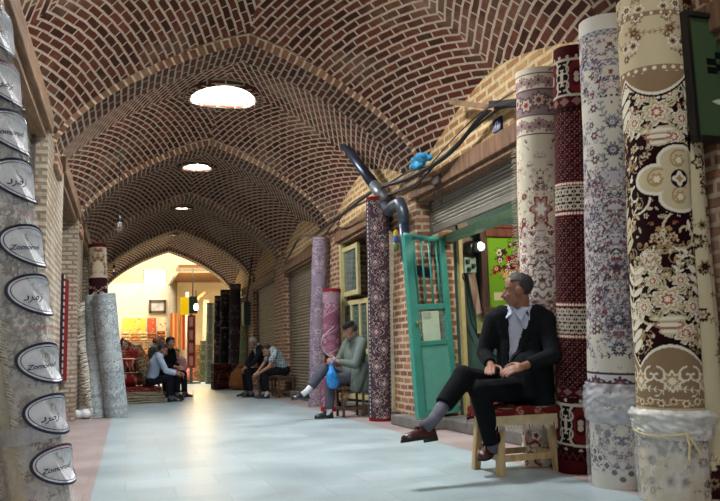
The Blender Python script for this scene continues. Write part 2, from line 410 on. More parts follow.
def design_ivory_blue(w, h, res):
    iv, bl, ms, nv, rd, gy = '#cbc5b8', '#797c88', '#857678', '#3d3d4a', '#7a4048', '#a19d9f'
    cv = CV(w, h, res, iv); pal = [nv, iv, bl, rd, ms, '#c3b7bb']
    def dense(a, b, n, seed, um=None): scatter_flowers(cv, a, b, n, (.014,.03), pal, seed, [ms, bl, nv, iv], umax=um)
    def sprig(x, y, s_, sc):
        for sg in (-1, 1):
            cv.spray(x, y, .16*sc, PI/2+sg*.9, ms, 4, bl, .005, -sg*1.1); cv.spray(x, y, .11*sc, -PI/2+sg*.8, ms, 3, nv, .005, sg*1.0)
            cv.rose(x+sg*.11*sc, y+.1*sc, .024*sc, 6, [(1, nv), (.7, rd), (.35, iv)]); cv.rose(x+sg*.15*sc, y-.03*sc, .018*sc, 5, [(1, bl), (.6, iv)])
        cv.rose(x, y, .03*sc, 8, [(1, nv), (.75, bl), (.45, iv), (.25, rd)])
    dense(h-.52, h-.1, 60, 5); cv.band(h-.1, h, '#dcd6ca'); guard(cv, h-.53, h-.5, iv, nv, .03); guard(cv, h-.13, h-.1, bl, iv, .04, 'wave')
    guard(cv, h-.33, h-.29, '#7b7c98', iv, .06, 'wave')
    for i, v in enumerate((h-.68, h-.85, h-1.0)): sprig(0, v, 1, 1.0); sprig(.22, v-.08, 1, .8); sprig(-.22, v-.08, 1, .8)
    cy = h-1.42
    cv.rose(0, cy, .34, 4, [(1, '#b9b0b8')], .2, sq=1.5); dense(cy-.42, cy+.42, 90, 8, .3)
    rosette_ring(cv, 0, cy+.24, .09, 8, .03, [(1, nv), (.7, iv), (.4, bl)]); 
    for s_ in (-1, 1): cv.rose(s_*.13, cy+.05, .075, 8, [(1, nv), (.85, iv), (.6, bl), (.35, rd)])
    cv.rose(0, cy-.18, .15, 12, [(1, nv), (.9, iv), (.72, bl), (.5, iv), (.36, nv), (.2, rd)], .1); rosette_ring(cv, 0, cy-.18, .105, 8, .025, [(1, nv), (.6, iv)])
    dense(1.05, 1.35, 42, 12, .16)
    cv.poly([(-.14,1.12),(.14,1.12),(0,.84)], '#b9a4ae'); dense(.9, 1.12, 14, 15, .06)
    filler(cv, h-.52, h-.12, 420, pal, 70); filler(cv, cy-.45, cy+.45, 520, pal+[iv], 71, .3); filler(cv, .95, 1.38, 200, pal+[iv], 72, .17); filler(cv, .6, h-.55, 160, [bl, ms, nv, gy], 73, rr=(.005,.01), vine='#aaa5aa'); filler(cv, .1, .3, 160, pal, 74)
    for v in (1.0, .82): sprig(0, v, 1, 1.15); sprig(.24, v+.02, 1, .8); sprig(-.24, v+.02, 1, .8)
    border(cv, .54, .67, '#c9c2bf', [nv, rd, bl], .075); border(cv, .38, .54, '#8f8a96', [nv, iv, rd], .08); dense(.12, .4, 70, 21)
    cv.band(.665, .68, nv)
    for i in range(-8, 9):
        x = i*.045; y = .07+abs(((i+4) % 8)-4)*.035; cv.rose(x, y, .026, 4, [(1, iv), (.62, nv)], .05)
    return cv
def design_burgundy_cream(w, h, res):
    bg, cr, tp, gd, dk, wh = '#22040a', '#cbbb98', '#8f7558', '#b08d58', '#170507', '#e6dcc6'
    cv = CV(w, h, res, bg)
    def bloom(x, y, r, sg=1):
        cv.rose(x, y, r*1.12, 7, [(1, dk)]); cv.rose(x, y, r, 7, [(1, wh), (.86, cr), (.68, gd), (.6, wh), (.42, '#a8604a'), (.22, wh)], .18)
        for i in range(5): a = i*1.256+.5; cv.ell(x+math.cos(a)*r*1.25, y+math.sin(a)*r*1.25, r*.42, r*.2, a, cr); cv.ell(x+math.cos(a)*r*1.25, y+math.sin(a)*r*1.25, r*.25, r*.07, a, tp)
    def vase(y, s_=1):
        for i, (a, b, yy) in enumerate(((.05,.02,-.0),(.075,.025,.035),(.1,.02,.07))): cv.ell(0, y+yy*s_, a, b, 0, '#a5705a' if i % 2 else cr); cv.ell(0, y+yy*s_, a*.8, b*.5, 0, wh)
        bloom(0, y+.17*s_, .07); bloom(-.13, y+.13*s_, .05); bloom(.13, y+.13*s_, .05); bloom(-.07, y+.27*s_, .04); bloom(.07, y+.27*s_, .04)
        for sg in (-1, 1): cv.spray(sg*.05, y+.3*s_, .15, PI/2-sg*.5, cr, 4, wh, .008, sg*.8); cv.spray(sg*.12, y+.05, .16, PI/2-sg*1.2, cr, 4, wh, .008, sg*.8)
    def vine(y, sg):
        cv.scroll(sg*.1, y, .13, PI/2, cr, .014, sg, 1.15, wh); cv.scroll(-sg*.14, y+.22, .1, -PI/2, wh, .012, sg, 1.1, cr)
        bloom(-sg*.08, y-.13, .055); bloom(sg*.17, y+.2, .045); cv.spray(sg*.02, y+.12, .22, PI/2-sg*.6, cr, 5, wh, .008, sg*1.2); cv.spray(-sg*.2, y, .2, PI/2, wh, 4, cr, .008, -sg)
    for y, sg in ((1.02,-1),(1.42,1),(2.08,-1),(2.5,1)): vine(y, sg)
    for i in range(40):
        x = rng.uniform(0, .5); y = rng.uniform(.6, h-.75)
        for sg in (-1, 1): cv.rose(sg*x, y, .018, 5, [(1, cr), (.5, '#7d3b35')], .3)
    filler(cv, .55, h-.6, 560, [cr, wh, gd, '#7d3b35', tp], 75, rr=(.006,.014), vine='#a8946c')
    for sg in (-1, 1): cv.spray(sg*.25, .75, .5, PI/2, cr, 8, wh, .01, sg*.3); cv.spray(sg*.28, 1.3, .5, PI/2, wh, 8, cr, .01, -sg*.3); cv.spray(sg*.27, 2.0, .6, PI/2, cr, 8, wh, .01, sg*.3)
    # quatrefoil
    for cx, cy, s_ in ((.1, 1.72, 1),):
        for dx, dy in ((.12,0),(-.12,0),(0,.1),(0,-.1)): cv.ell(cx+dx, cy+dy, .13, .1, 0, dk)
        for dx, dy in ((.12,0),(-.12,0),(0,.1),(0,-.1)): cv.ell(cx+dx, cy+dy, .118, .088, 0, wh)
        for dx, dy in ((.12,0),(-.12,0),(0,.1),(0,-.1)): cv.ell(cx+dx, cy+dy, .1, .07, 0, cr)
        for dx, dy in ((.12,0),(-.12,0),(0,.1),(0,-.1)): cv.scroll(cx+dx, cy+dy, .06, 1, gd, .01, 1, 1.1); cv.rose(cx+dx, cy+dy, .03, 6, [(1, gd), (.6, wh)])
        cv.ell(cx, cy, .05, .05, 0, bg); cv.rose(cx, cy, .035, 4, [(1, wh), (.5, gd)])
    vase(.9); vase(h-.92)
    # ends
    def scallop(y, s_):
        xs = np.linspace(-.7, .7, 121)
        for off, c in ((.025, dk), (.012, wh), (-.005, tp)):
            cv.poly([(-.7, y-s_*.5)]+[(x, y+s_*(off+.12*abs(math.cos(x/.36*PI))**.8)) for x in xs]+[(.7, y-s_*.5)], c)
        for i in range(-3, 4):
            cv.rose(i*.36/2, y-s_*.06, .05, 8, [(1, wh), (.7, gd), (.4, wh)], .2)
            for sg in (-1, 1): cv.scroll(i*.36/2+sg*.07, y-s_*.03, .045, PI/2, wh, .01, sg, 1); cv.spray(i*.18, y-s_*.08, .11, -PI/2*s_+sg*1.1, cr, 3, wh, .007)
    cv.band(0, .66, cr); scallop(.70, 1) ; cv.band(0, .5, cr); border(cv, .5, .56, tp, [wh, gd, '#7d3b35'], .06); scatter_flowers(cv, .02, .48, 44, (.016,.03), [gd, '#5a2a28', wh, '#6b6b4a'], 4, [tp, '#6b6b4a'])
    scallop(h-.52, -1); cv.band(h-.5, h, cr); guard(cv, h-.52, h-.48, tp, wh, .05); scatter_flowers(cv, h-.46, h-.02, 34, (.016,.032), [gd, '#5a2a28', wh, tp], 14, [tp, '#8d6f55']); guard(cv, h-.2, h-.17, tp, wh, .05); cv.band(h-.05, h, bg)
    return cv
def design_generic(w, h, res, pal, seed, nfl=40, bands=True, lattice=None, lines=None):
    """pal: field, main motif, second motif, accent, border ground"""
    cv = CV(w, h, res, pal[0]); rr = .02 if h > 1 else .015
    if lattice: p = lattice; cv.fn(0, h, lambda U, W: (np.abs(((U+W) % p)-p/2) < p*.09) | (np.abs(((U-W) % p)-p/2) < p*.09), pal[1])
    scatter_flowers(cv, 0, h, nfl, (rr, rr*2), pal[1:4]+[pal[0]], seed, [pal[1], pal[2]])
    if bands:
        for a, b in ((.04, .16), (h-.16, h-.04)): border(cv, a, b, pal[4], pal[1:4], .075); cv.band(a-.012, a, pal[3]); cv.band(b, b+.012, pal[3])
    return cv
def design_red_medal(w, h, res, rd='#7d222b', gy='#8b8689', dk='#34303c', wh='#b9b0a8'):
    cv = CV(w, h, res, '#4b3a44'); n = int(h/.21)+1
    for i in range(n):
        y = i*.21+.06; x = .045*(-1)**i
        cv.rose(x, y, .088, 4, [(1, rd), (.9, wh), (.84, dk), (.6, gy), (.42, rd), (.25, wh)], .28, sq=1.2)
        cv.rose(x+.09, y+.105, .045, 4, [(1, wh), (.85, dk), (.5, rd)], .3); cv.rose(x-.09, y+.105, .045, 4, [(1, wh), (.85, dk), (.5, rd)], .3)
    scatter_flowers(cv, 0, h, int(130*h), (.006,.014), [wh, rd, gy, dk], 31, None); 
    for sx in (-1, 1):
        cv.fn(0, h, lambda U, W: np.abs(U-sx*.155) < .03, dk); cv.fn(0, h, lambda U, W: (np.abs(U-sx*.155) < .012) & (np.abs((W % .05)-.025) < .015), wh)
    cv.band(0, .06, '#7a1f22'); cv.band(h-.05, h, '#7a1f22'); return cv
# ------------------------------------------------------------------ rolls
def frame(p0, p1, face):
    z = (Vector(p1)-Vector(p0)); L = z.length; z.normalize(); f = Vector(face); f = (f-z*f.dot(z)).normalized(); s = z.cross(f)
    return np.array(z), np.array(f), np.array(s), L     # axis, towards the viewer, to the viewer's right
def roll_surface(p0, p1, r, nu, nv, face, wob=.012, seam=.9, seed=0, v0=0, v1=1, grow=0.0):
    z, f, s, L = frame(p0, p1, face); th = (np.arange(nu)+.5)/nu*2*PI-PI; v = np.linspace(v0, v1, nv)[:, None]; T = th[None, :]
    q = np.random.default_rng(seed); ph = q.uniform(0, 6, 6)
    R = r*(1+.05*((T-seam) % (2*PI))/(2*PI)-.025) + wob*r*4*(.35*np.sin(v*9+ph[0]+T)+.3*np.sin(v*17+ph[1]-2*T)+.25*np.sin(3*T+ph[2]+v*5)) + grow
    P = np.array(Vector(p0))[None, None, :] + (v*L)[..., None]*z + (R*np.cos(T))[..., None]*f + (R*np.sin(T))[..., None]*s
    return P
TOCAM = lambda p: Vector((-p[0], -p[1], 0)).normalized()
def ringmat(name, c1, c2):
    if name in _mc: return _mc[name]
    s = NT(name); tc = s.n('ShaderNodeTexCoord'); w = s.n('ShaderNodeTexWave', wave_type='RINGS', rings_direction='SPHERICAL'); w.inputs['Scale'].default_value = 14; w.inputs['Distortion'].default_value = 1.2
    s.l(tc.outputs['Object'], w.inputs['Vector']); s.l(s.ramp(w.outputs['Fac'], [(.3, c1), (.6, c2)]).outputs['Color'], s.b.inputs['Base Color']); s.b.inputs['Roughness'].default_value = .95
    _mc[name] = s.m; return s.m
def roll(name, label, p0, p1, r, cv, cat='carpet roll', group=None, seam=.9, backing='#b9a88a', seed=0, wob=.012, ends=True):
    p0 = Vector(p0); p1 = Vector(p1); t = thing(name, label, cat, p0, group); face = TOCAM(p0)
    P = roll_surface(p0, p1, r, cv.nu, cv.nv, face, wob, seam, seed)
    link('pile_face', gridmesh('pile_face', P, cv.a, wrap=True), pile(), t)
    if ends:
        z = (p1-p0).normalized()
        for e, sg, P_ in ((p1, -1, P[-1]), (p0, 1, P[0])):
            c = e+z*sg*.03; m = MB(); ring = [m.bm.verts.new(Vector(x)) for x in P_[::max(1, len(P_)//40)]]; n = len(ring)
            inner = [m.bm.verts.new(c+(v.co-e)*.55) for v in ring]; hub = [m.bm.verts.new(c+(v.co-e)*.12+z*sg*.02) for v in ring]
            for i in range(n):
                j = (i+1) % n; m.bm.faces.new((ring[i], ring[j], inner[j], inner[i])); m.bm.faces.new((inner[i], inner[j], hub[j], hub[i]))
            m.bm.faces.new(hub); o = m.build('rolled_end', ringmat('rolled edge '+backing, backing, '#5d4b3c'), t)
    return t
def fringe_mb(pts, direc, length, spacing, w=.006, seed=1, out=(0,0,0)):
    r_ = random.Random(seed); m = MB(); d = Vector(direc).normalized(); pts = [Vector(p) for p in pts]
    for a, b in zip(pts, pts[1:]):
        n = max(1, int((b-a).length/spacing))
        for i in range(n):
            p = a.lerp(b, (i+r_.random()*.6)/n); l = length*r_.uniform(.65, 1.15); side = (b-a).normalized()
            q = p+d*l*.55+side*r_.uniform(-.3,.3)*l*.4+Vector(out)*l*r_.uniform(0,1); e = p+d*l+side*r_.uniform(-.4,.4)*l*.5+Vector(out)*l*r_.uniform(-.3,1)
            m.tube([p, q, e], [w*.6, w*.5, w*.25], 4, cap=False)
    return m
# ------------------------------------------------------------------ the setting
XL, XR, XC, HW = -0.72, 3.12, 1.20, 1.92
RIBS = [-0.15, 3.85, 7.85, 11.85, 15.85, 19.85, 23.85]; RW = .25; SPR = 2.78; OCR = [.45,.47,.47,.30,.2,.14]
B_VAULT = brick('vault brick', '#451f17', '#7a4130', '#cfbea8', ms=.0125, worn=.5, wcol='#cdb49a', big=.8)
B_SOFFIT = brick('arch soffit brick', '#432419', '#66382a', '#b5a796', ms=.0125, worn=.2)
B_RIM = brick('lit arch rim brick', '#8a6049', '#b38a6c', '#eadfcc', bw=.4, rh=.09, ms=.014, worn=.5, wcol='#dccab0')  # paler than the other brick: light on the arch fronts put into the colour
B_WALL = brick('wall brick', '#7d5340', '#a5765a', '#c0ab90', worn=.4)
B_TYMP = brick('tympanum brick', '#a8784f', '#c39a68', '#d8c49a', bw=.25, rh=.085, ms=.02, worn=.35, wcol='#cdb68c')
B_PALE = brick('whitewashed brick', '#b7a48e', '#d3c6b4', '#948570', bw=.17, rh=.065, worn=.7, wcol='#ece5d8', bump=1)
B_DARK = brick('dark brick', '#40281f', '#5e3d2e', '#6d5a48', worn=.15)
def vault_z(x, y):
    W = HW+.05; t = min(abs(x-XC)/W, 1)
    for y0, y1 in zip(RIBS, RIBS[1:]):
        if y0 <= y <= y1:
            s = min(abs(y-(y0+y1)/2)/((y1-y0)/2-RW+.06), 1); q = 1-s**1.6; nn = (1-q)*float(prof(t))/1.36+q*(1-t**1.9); zt = SPR+1.46+.16*(1-s*s); zw = SPR-.02+.57*q; return zw+(zt-zw)*nn
    return 9
def to_vault(px, py):
    for y in np.arange(3, 24, .03):
        p = at(px, py, y)
        if p.z > vault_z(p.x, p.y): return p
def prof(t): return .62*(1-np.abs(t))+.74*np.sqrt(np.clip(1-t*t, 0, 1))
# floor -- pale grey-blue stone with a pinkish strip along each side
def floor_material():
    s = NT('stone paving'); tc = s.n('ShaderNodeTexCoord'); sep = s.n('ShaderNodeSeparateXYZ'); s.l(tc.outputs['Object'], sep.inputs[0])
    b = s.n('ShaderNodeTexBrick'); s.l(tc.outputs['Object'], b.inputs['Vector']); b.inputs['Scale'].default_value = 1; b.inputs['Brick Width'].default_value = .6; b.inputs['Row Height'].default_value = .4
    b.inputs['Mortar Size'].default_value = .006; b.inputs['Color1'].default_value = rgba('#9aabb0'); b.inputs['Color2'].default_value = rgba('#a8b6ba'); b.inputs['Mortar'].default_value = rgba('#98a4a8')
    p = s.n('ShaderNodeTexBrick'); s.l(tc.outputs['Object'], p.inputs['Vector']); p.inputs['Scale'].default_value = 1; p.inputs['Brick Width'].default_value = .5; p.inputs['Row Height'].default_value = .4
    p.inputs['Mortar Size'].default_value = .006; p.inputs['Color1'].default_value = rgba('#a39290'); p.inputs['Color2'].default_value = rgba('#ae9e9b'); p.inputs['Mortar'].default_value = rgba('#9a8987')
    g1 = s.n('ShaderNodeMath', operation='GREATER_THAN'); s.l(sep.outputs['X'], g1.inputs[0]); g1.inputs[1].default_value = 2.72
    g2 = s.n('ShaderNodeMath', operation='LESS_THAN'); s.l(sep.outputs['X'], g2.inputs[0]); g2.inputs[1].default_value = -.2
    g = s.n('ShaderNodeMath', operation='ADD'); s.l(g1.outputs[0], g.inputs[0]); s.l(g2.outputs[0], g.inputs[1])
    c = s.mix(g.outputs[0], b.outputs['Color'], p.outputs['Color'])
    n = s.noise(1.4, 6); r = s.ramp(n.outputs['Fac'], [(.3, (.78,.78,.78,1)), (.7, (1.1,1.1,1.1,1))]); c = s.mix(.8, c, r.outputs['Color'], 'MULTIPLY')
    n2 = s.noise(45, 4); r2 = s.ramp(n2.outputs['Fac'], [(.3, (.86,.86,.86,1)), (.7, (1.08,1.08,1.08,1))]); c = s.mix(.7, c, r2.outputs['Color'], 'MULTIPLY')
    s.l(c, s.b.inputs['Base Color'])
    rr = s.ramp(n.outputs['Fac'], [(.3, (.3,.3,.3,1)), (.7, (.5,.5,.5,1))]); s.l(rr.outputs['Color'], s.b.inputs['Roughness'])
    s.l(s.bump(n2.outputs['Fac'], .12, .004, s.bump(b.outputs['Fac'], -.2, .004).outputs['Normal']).outputs['Normal'], s.b.inputs['Normal']); return s.m
struct('floor', MB().span((-5,-.5,-.25), (9,40,0)), floor_material())
# vault: one domed bay between each pair of arches, brick courses laid across the corners
def vault():
    bmx = bmesh.new(); uvl = bmx.loops.layers.uv.new('UVMap'); N = 56; W = HW+.05
    xs = np.sin(np.linspace(-1, 1, N+1)*PI/2)*W
    for bi, (y0, y1) in enumerate(zip(RIBS, RIBS[1:])):
        a, b = y0+RW-.06, y1-RW+.06; yc = (a+b)/2; hl = (b-a)/2; ys = np.linspace(-hl, hl, N+1)
        Xg, Yg = np.meshgrid(xs, ys); t = np.abs(Xg)/W; s = np.abs(Yg)/hl
        q = np.clip(1-s**1.6, 0, 1); nr = prof(t)/1.36; nn = (1-q)*nr + q*(1-t**1.9)
        ztop = SPR+1.46+.16*(1-s*s); zw = SPR-.02+.57*q; Z = zw+(ztop-zw)*nn
        seg = np.sqrt(np.diff(Xg, axis=1)**2+np.diff(Z, axis=1)**2); A = np.concatenate([np.zeros((N+1,1)), np.cumsum(seg, 1)], 1); T = A[:, -1:]
        S = Yg+hl
        vs = [[bmx.verts.new((XC+Xg[j,i], yc+Yg[j,i], Z[j,i])) for i in range(N+1)] for j in range(N+1)]
        for j in range(N):
            for i in range(N):
                if math.hypot((xs[i]+xs[i+1])/2, (ys[j]+ys[j+1])/2) < OCR[bi]-.03: continue
                f = bmx.faces.new((vs[j][i], vs[j+1][i], vs[j+1][i+1], vs[j][i+1])); f.smooth = True
                L = xs[i]+xs[i+1] < 0; D = ys[j]+ys[j+1] < 0
                for lp, (jj, ii) in zip(f.loops, ((j,i),(j+1,i),(j+1,i+1),(j,i+1))):
                    sx = A[jj,ii] if L else T[jj,0]-A[jj,ii]; sy = S[jj,ii] if D else 2*hl-S[jj,ii]
                    lp[uvl].uv = (sx*.454-sy*.891+(5 if L else 0)+(11 if D else 0), sx*.891+sy*.454)
    me = bpy.data.meshes.new('ceiling'); bmx.to_mesh(me); bmx.free(); return me
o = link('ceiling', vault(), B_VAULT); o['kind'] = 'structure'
def arch(name, y, mats):
    bmx = bmesh.new(); uvl = bmx.loops.layers.uv.new('UVMap'); n = 72; t = np.sin(np.linspace(-1, 1, n+1)*PI/2)
    px = XC+t*HW; pz = SPR+prof(t); tx = np.gradient(px); tz = np.gradient(pz); l = np.hypot(tx, tz); nx, nz = -tz/l, tx/l
    arc = np.concatenate([[0], np.cumsum(np.hypot(np.diff(px), np.diff(pz)))])
    def row(off, yy): return [bmx.verts.new((px[i]+nx[i]*off, yy, pz[i]+nz[i]*off)) for i in range(n+1)]
    def strip(A, B, ua, ub, mi, rows_on_arc=True):
        for i in range(n):
            f = bmx.faces.new((A[i], A[i+1], B[i+1], B[i])); f.material_index = mi; f.smooth = False
            for lp, (u, k) in zip(f.loops, ((ua,i),(ua,i+1),(ub,i+1),(ub,i))): lp[uvl].uv = (u, arc[k]) if rows_on_arc else (arc[k], u)
    a, b = y-RW, y+RW
    strip(row(0, a), row(0, b), 0, 2*RW, 0)                       # soffit
    for yy, sg in ((a, -1), (b, 1)):
        strip(row(0, yy), row(.1, yy), .06, .2, 1)              # bricks on edge
        strip(row(.1, yy), row(.1, yy+sg*.03), 0, .03, 1, False)
        strip(row(.1, yy+sg*.03), row(.165, yy+sg*.03), 0.006, .071, 2, False)  # thin outer course
        strip(row(.165, yy+sg*.03), row(.165, yy), 0, .03, 2, False); strip(row(.165, yy), row(.45, yy), 0, .3, 2, False)
    bmesh.ops.recalc_face_normals(bmx, faces=bmx.faces[:]); me = bpy.data.meshes.new(name); bmx.to_mesh(me); bmx.free()
    o = link(name, me, mats); o['kind'] = 'structure'
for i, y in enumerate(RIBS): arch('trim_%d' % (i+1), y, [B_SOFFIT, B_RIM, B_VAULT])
# rims of the round skylights and their shafts; daylight lamps sit in them
rim = MB(); shaft = bmesh.new()
for bi, (y0, y1) in enumerate(zip(RIBS, RIBS[1:])):
    OR = OCR[bi]; yc = (y0+y1)/2; A_ = np.linspace(0, 2*PI, 65); pt = lambda a, r, dz: Vector((XC+r*math.cos(a), yc+r*math.sin(a), vault_z(XC+r*math.cos(a), yc+r*math.sin(a))+dz))
    rim.tube([pt(a, OR+.005, -.01) for a in A_], .065, 8, cap=False)
    rows = [[shaft.verts.new(p) for p in [pt(a, OR-.01, 0) for a in A_[:-1]]], [shaft.verts.new((XC+(OR-.01)*math.cos(a), yc+(OR-.01)*math.sin(a), SPR+2.3)) for a in A_[:-1]]]
    for k_ in range(64): shaft.faces.new((rows[0][k_], rows[0][(k_+1)%64], rows[1][(k_+1)%64], rows[1][k_]))
struct('trim_20', rim, B_SOFFIT)
me = bpy.data.meshes.new('trim_21'); shaft.to_mesh(me); shaft.free(); o = link('trim_21', me, plain('lime plaster', '#d8d4c8', .9)); o['kind'] = 'structure'
# walls
PI_R = [(-.6,.5),(3.25,4.5),(7.76,8.65),(11.1,12.7),(15.3,16.35),(19.35,20.35),(23.4,24.2)]
w = MB()
for a, b in PI_R: w.span((XR-.02,a,0), (XR+(.42 if a == 7.76 else .75),b,SPR+.15))
w.mi = 1; w.span((XR+.03,-.6,2.72), (XR+.5,24.1,4.9))
o = struct('wall_right', w, [B_WALL, B_TYMP])
w = MB(); PI_L = [(-.6,.5),(3.2,3.75),(7.05,8.75),(11.45,12.75),(15.4,16.3),(19.4,20.3),(23.4,24.2)]
for a, b in PI_L: w.span((XL-.75,a,0), (XL+.02,b,SPR+.15))
w.mi = 1; w.span((XL-.5,-.6,3.08), (XL-.03,24.1,4.9))
struct('wall_left', w, [B_PALE, B_TYMP])
# small corbel blocks under the arches
cb = MB()
for y in RIBS[1:]:
    for x, sg in ((XR-.02, -1), (XL+.02, 1)): cb.box((x-sg*.03, y, SPR-.02), (.14,.62,.16), bev=.02)
struct('trim_22', cb, B_WALL)
WB = wood('weathered lintel wood', '#4a3020', '#8a684c'); WB2 = wood('pale lintel wood', '#5f452f', '#94765a', stretch=(1,.12,1)); WD = wood('dark old wood', '#2c1e17', '#4d382b')
k = 8
for (a, b), (c, d) in zip(PI_R, PI_R[1:]):
    m = MB(); m.span((XR-.035,b-.12,2.55), (XR+.25,c+.12,2.72), bev=.012); m.span((XR+.0,b-.05,2.50), (XR+.3,c+.05,2.55)); struct('trim_%d' % k, m, WB); k += 1
for (a, b), (c, d) in zip(PI_L, PI_L[1:]):
    m = MB(); m.span((XL-.25,b-.1,2.9), (XL+.05,c+.12,3.09), bev=.012); m.span((XL-.3,b-.05,2.83), (XL+.0,c+.05,2.9)); struct('trim_%d' % k, m, WB2); k += 1
# shops behind the openings: partitions and back walls
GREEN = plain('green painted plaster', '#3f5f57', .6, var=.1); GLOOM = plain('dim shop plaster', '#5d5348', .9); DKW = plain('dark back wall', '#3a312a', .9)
m = MB(); m.span((XR+.4,7.78,0), (6.2,8.6,2.75)); m.span((6.0,.5,0), (6.2,8,2.75)); m.mi = 1; m.span((XR+.3,.5,2.72), (6.2,7.8,2.9)); m.span((XR+.75,.5,0),(6.1,3.3,2.75))
struct('wall_back', m, [GREEN, GLOOM])
m = MB(); m.span((XR+.75,8.65,0), (5.0,8.75,2.75)); m.span((5.0,8.6,0), (5.1,24,2.75)); m.span((XR+.3,8.6,2.72), (5.1,24.1,2.9)); m.span((XR+.75,11.4,0), (5,11.5,2.75)); struct('wall_back.001', m, GLOOM)
m = MB(); m.span((-2.6,-.5,0), (-2.5,24,3.1)); m.span((-2.6,-.5,3.0), (XL-.2,24.1,3.2)); 
for y in (4,8.1,12.1,16,20): m.span((-2.6,y,0), (XL-.7,y+.12,3.1))
struct('wall_side', m, DKW)
# stone kerb under the right-hand shop fronts
m = MB()
for a, b in ((8.35,11.4),(12.4,15.6),(16.2,19.5)): m.span((XR-.02,a,0), (XR+.9,b,.13), bev=.015)
m.span((XR-.18,7.5,0), (XR+3,8.4,.115), bev=.015); m.span((XR+.12,4.4,0), (XR+3,7.6,.115), bev=.015)
struct('trim_23', m, plain('step stone', '#6e6a66', .8, var=.25, vscale=5))
# the bright crossing beyond the last arch
CREAM = plain('cream plaster', '#d6c8aa', .85, var=.12, vscale=1.5)
CREAM2 = plain('ochre plaster', '#b9a482', .85, var=.12, vscale=1.5)
m = MB(); m.span((-5,32,0), (9,32.3,3.95)); m.mi = 1; m.span((-5,32,3.95), (.62,32.3,6)); m.span((1.5,32,3.95), (9,32.3,6)); m.span((.62,32,4.5), (1.5,32.3,6)); m.mi = 0
m.span((-5,23.9,0), (-4.8,32,6)); m.span((8.8,23.9,0), (9,32,6)); m.span((-5,23.9,0), (XL-.6,24.1,6)); m.span((XR+.6,23.9,0), (9,24.1,6)); m.mi = 1; m.span((-5,23.9,4.55), (9,24.1,6))
struct('wall_far', m, [CREAM, CREAM2])
m = MB(); m.span((.62,32.2,3.95), (1.5,32.22,4.5)); struct('window_1', m, glow('daylight window', '#f7fbff', 9))
m = MB()
for x in (.62,1.06,1.5): m.span((x-.02,32.0,3.93), (x+.02,32.05,4.52))
struct('window_2', m, plain('window frame paint', '#8b8577'))
m = MB(); m.span((1.7,27,4.0), (6,32,4.12)); struct('ceiling.001', m, wood('canopy boards', '#7a5334', '#a27449'))
m = MB(); m.span((1.6,26.9,3.85), (6,27.0,4.0)); m.span((1.6,27.0,3.85), (1.7,32,4.0)); struct('trim_24', m, wood('pale joist', '#a99a80', '#c9bda4'))
t = MB(); t.tube([(1.78,31.6,0),(1.78,31.6,3.95)], .17, 14); struct('trim_25', t, plain('grey pillar paint', '#8f8470'))
# ------------------------------------------------------------------ the big rolls beside the near shop
def wrapmesh(p0, p1, r, v0, v1, grow, seed, bulge=.03, nu=120, nv=60, collar=0.0):
    face = TOCAM(p0); z, f, s, L = frame(p0, p1, face); P = roll_surface(p0, p1, r, nu, nv, face, .012, .9, seed, v0, v1, grow)
    q = np.random.default_rng(seed); th = np.linspace(-PI, PI, nu, endpoint=False)[None, :]; v = np.linspace(0, 1, nv)[:, None]
    d = np.zeros((nv, nu))
    for k in range(14): d += q.uniform(.3,1)*np.abs(np.sin(q.integers(2,11)*th*1.0+q.uniform(-9,9)*v*2+q.uniform(0,6)))/6
    d = (d-d.mean())*bulge + bulge*.5*np.sin(v*PI) + collar*np.exp(-((v-.82)/.14)**2)
    n = (np.cos(th)[..., None]*f+np.sin(th)[..., None]*s); return gridmesh('plastic_wrap', P+d[..., None]*n, wrap=True)
def pix(p): c = RC @ (np.array(p, float)-EYE); return c[0]/c[2]*FOC+360, c[1]/c[2]*FOC+250.5
def foot(px, X, z=0.0):
    lo, hi = .5, 40.0
    for _ in range(50):
        mid = (lo+hi)/2
        if (pix((X, mid, z))[0] > px) == (X > 0): lo = mid
        else: hi = mid
    return Vector((X, lo, z))
def pole(px, X0, top_px, X1): return foot(px, X0), ax(top_px[0], top_px[1], X1)
RES = .0045
b, t = pole(546, 2.91, (538,73), 2.925); L = (t-b).length
g = roll('carpet_roll', 'cream rolled carpet with rose medallions standing just behind the suited man', b, t, .165, design_cream_medallion(2*PI*.165, L, RES), group='carpet rolls leaning by the near shop', seed=1)
z, f, s, Lr = frame(b, t, TOCAM(b))
ed = [Vector(np.array(b)+z*(Lr*q)-s*.168+f*.03) for q in np.linspace(.25,.8,24)]
fringe_mb(ed, -Vector(s)-Vector((0,0,.35)), .045, .012, .006, 3).build('fringe', plain('raw wool fringe', '#c8bda6', .95), g)
b, t = pole(581, 2.93, (576,51), 2.942); L = (t-b).length
roll('carpet_roll', 'dark red rolled carpet with a diamond lattice and black and white bands', b, t, .152, design_red_lattice(2*PI*.152, L, RES), group='carpet rolls leaning by the near shop', seed=2, backing='#6e2a28')
b, t = pole(623, 2.86, (609,24), 2.893); L = (t-b).length; rb, rt = b, t
g = roll('carpet_roll', 'ivory rolled carpet with blue and violet flowers, clear plastic bunched round its foot', b, t, .182, design_ivory_blue(2*PI*.182, L, RES), group='carpet rolls leaning by the near shop', seed=3)
link('plastic_wrap', wrapmesh(b, t, .182, .0, .2, .01, 5, .03, collar=.02), film('clear film', opac=.13), g)
link('plastic_wrap', wrapmesh(b, t, .182, .135, .215, .022, 6, .03, nv=24), film('bunched film', opac=.34), g)
b, t = pole(679, 2.85, (650,-4), 2.885); L = (t-b).length
g = roll('carpet_roll', 'tall burgundy rolled carpet with cream bouquets in a tied plastic bag', b, t, .19, design_burgundy_cream(2*PI*.19, L, RES), group='carpet rolls leaning by the near shop', seed=4, backing='#5d1b20')
link('plastic_wrap', wrapmesh(b, t, .19, .0, .15, .008, 8, .022), film('milky film', opac=.26), g)
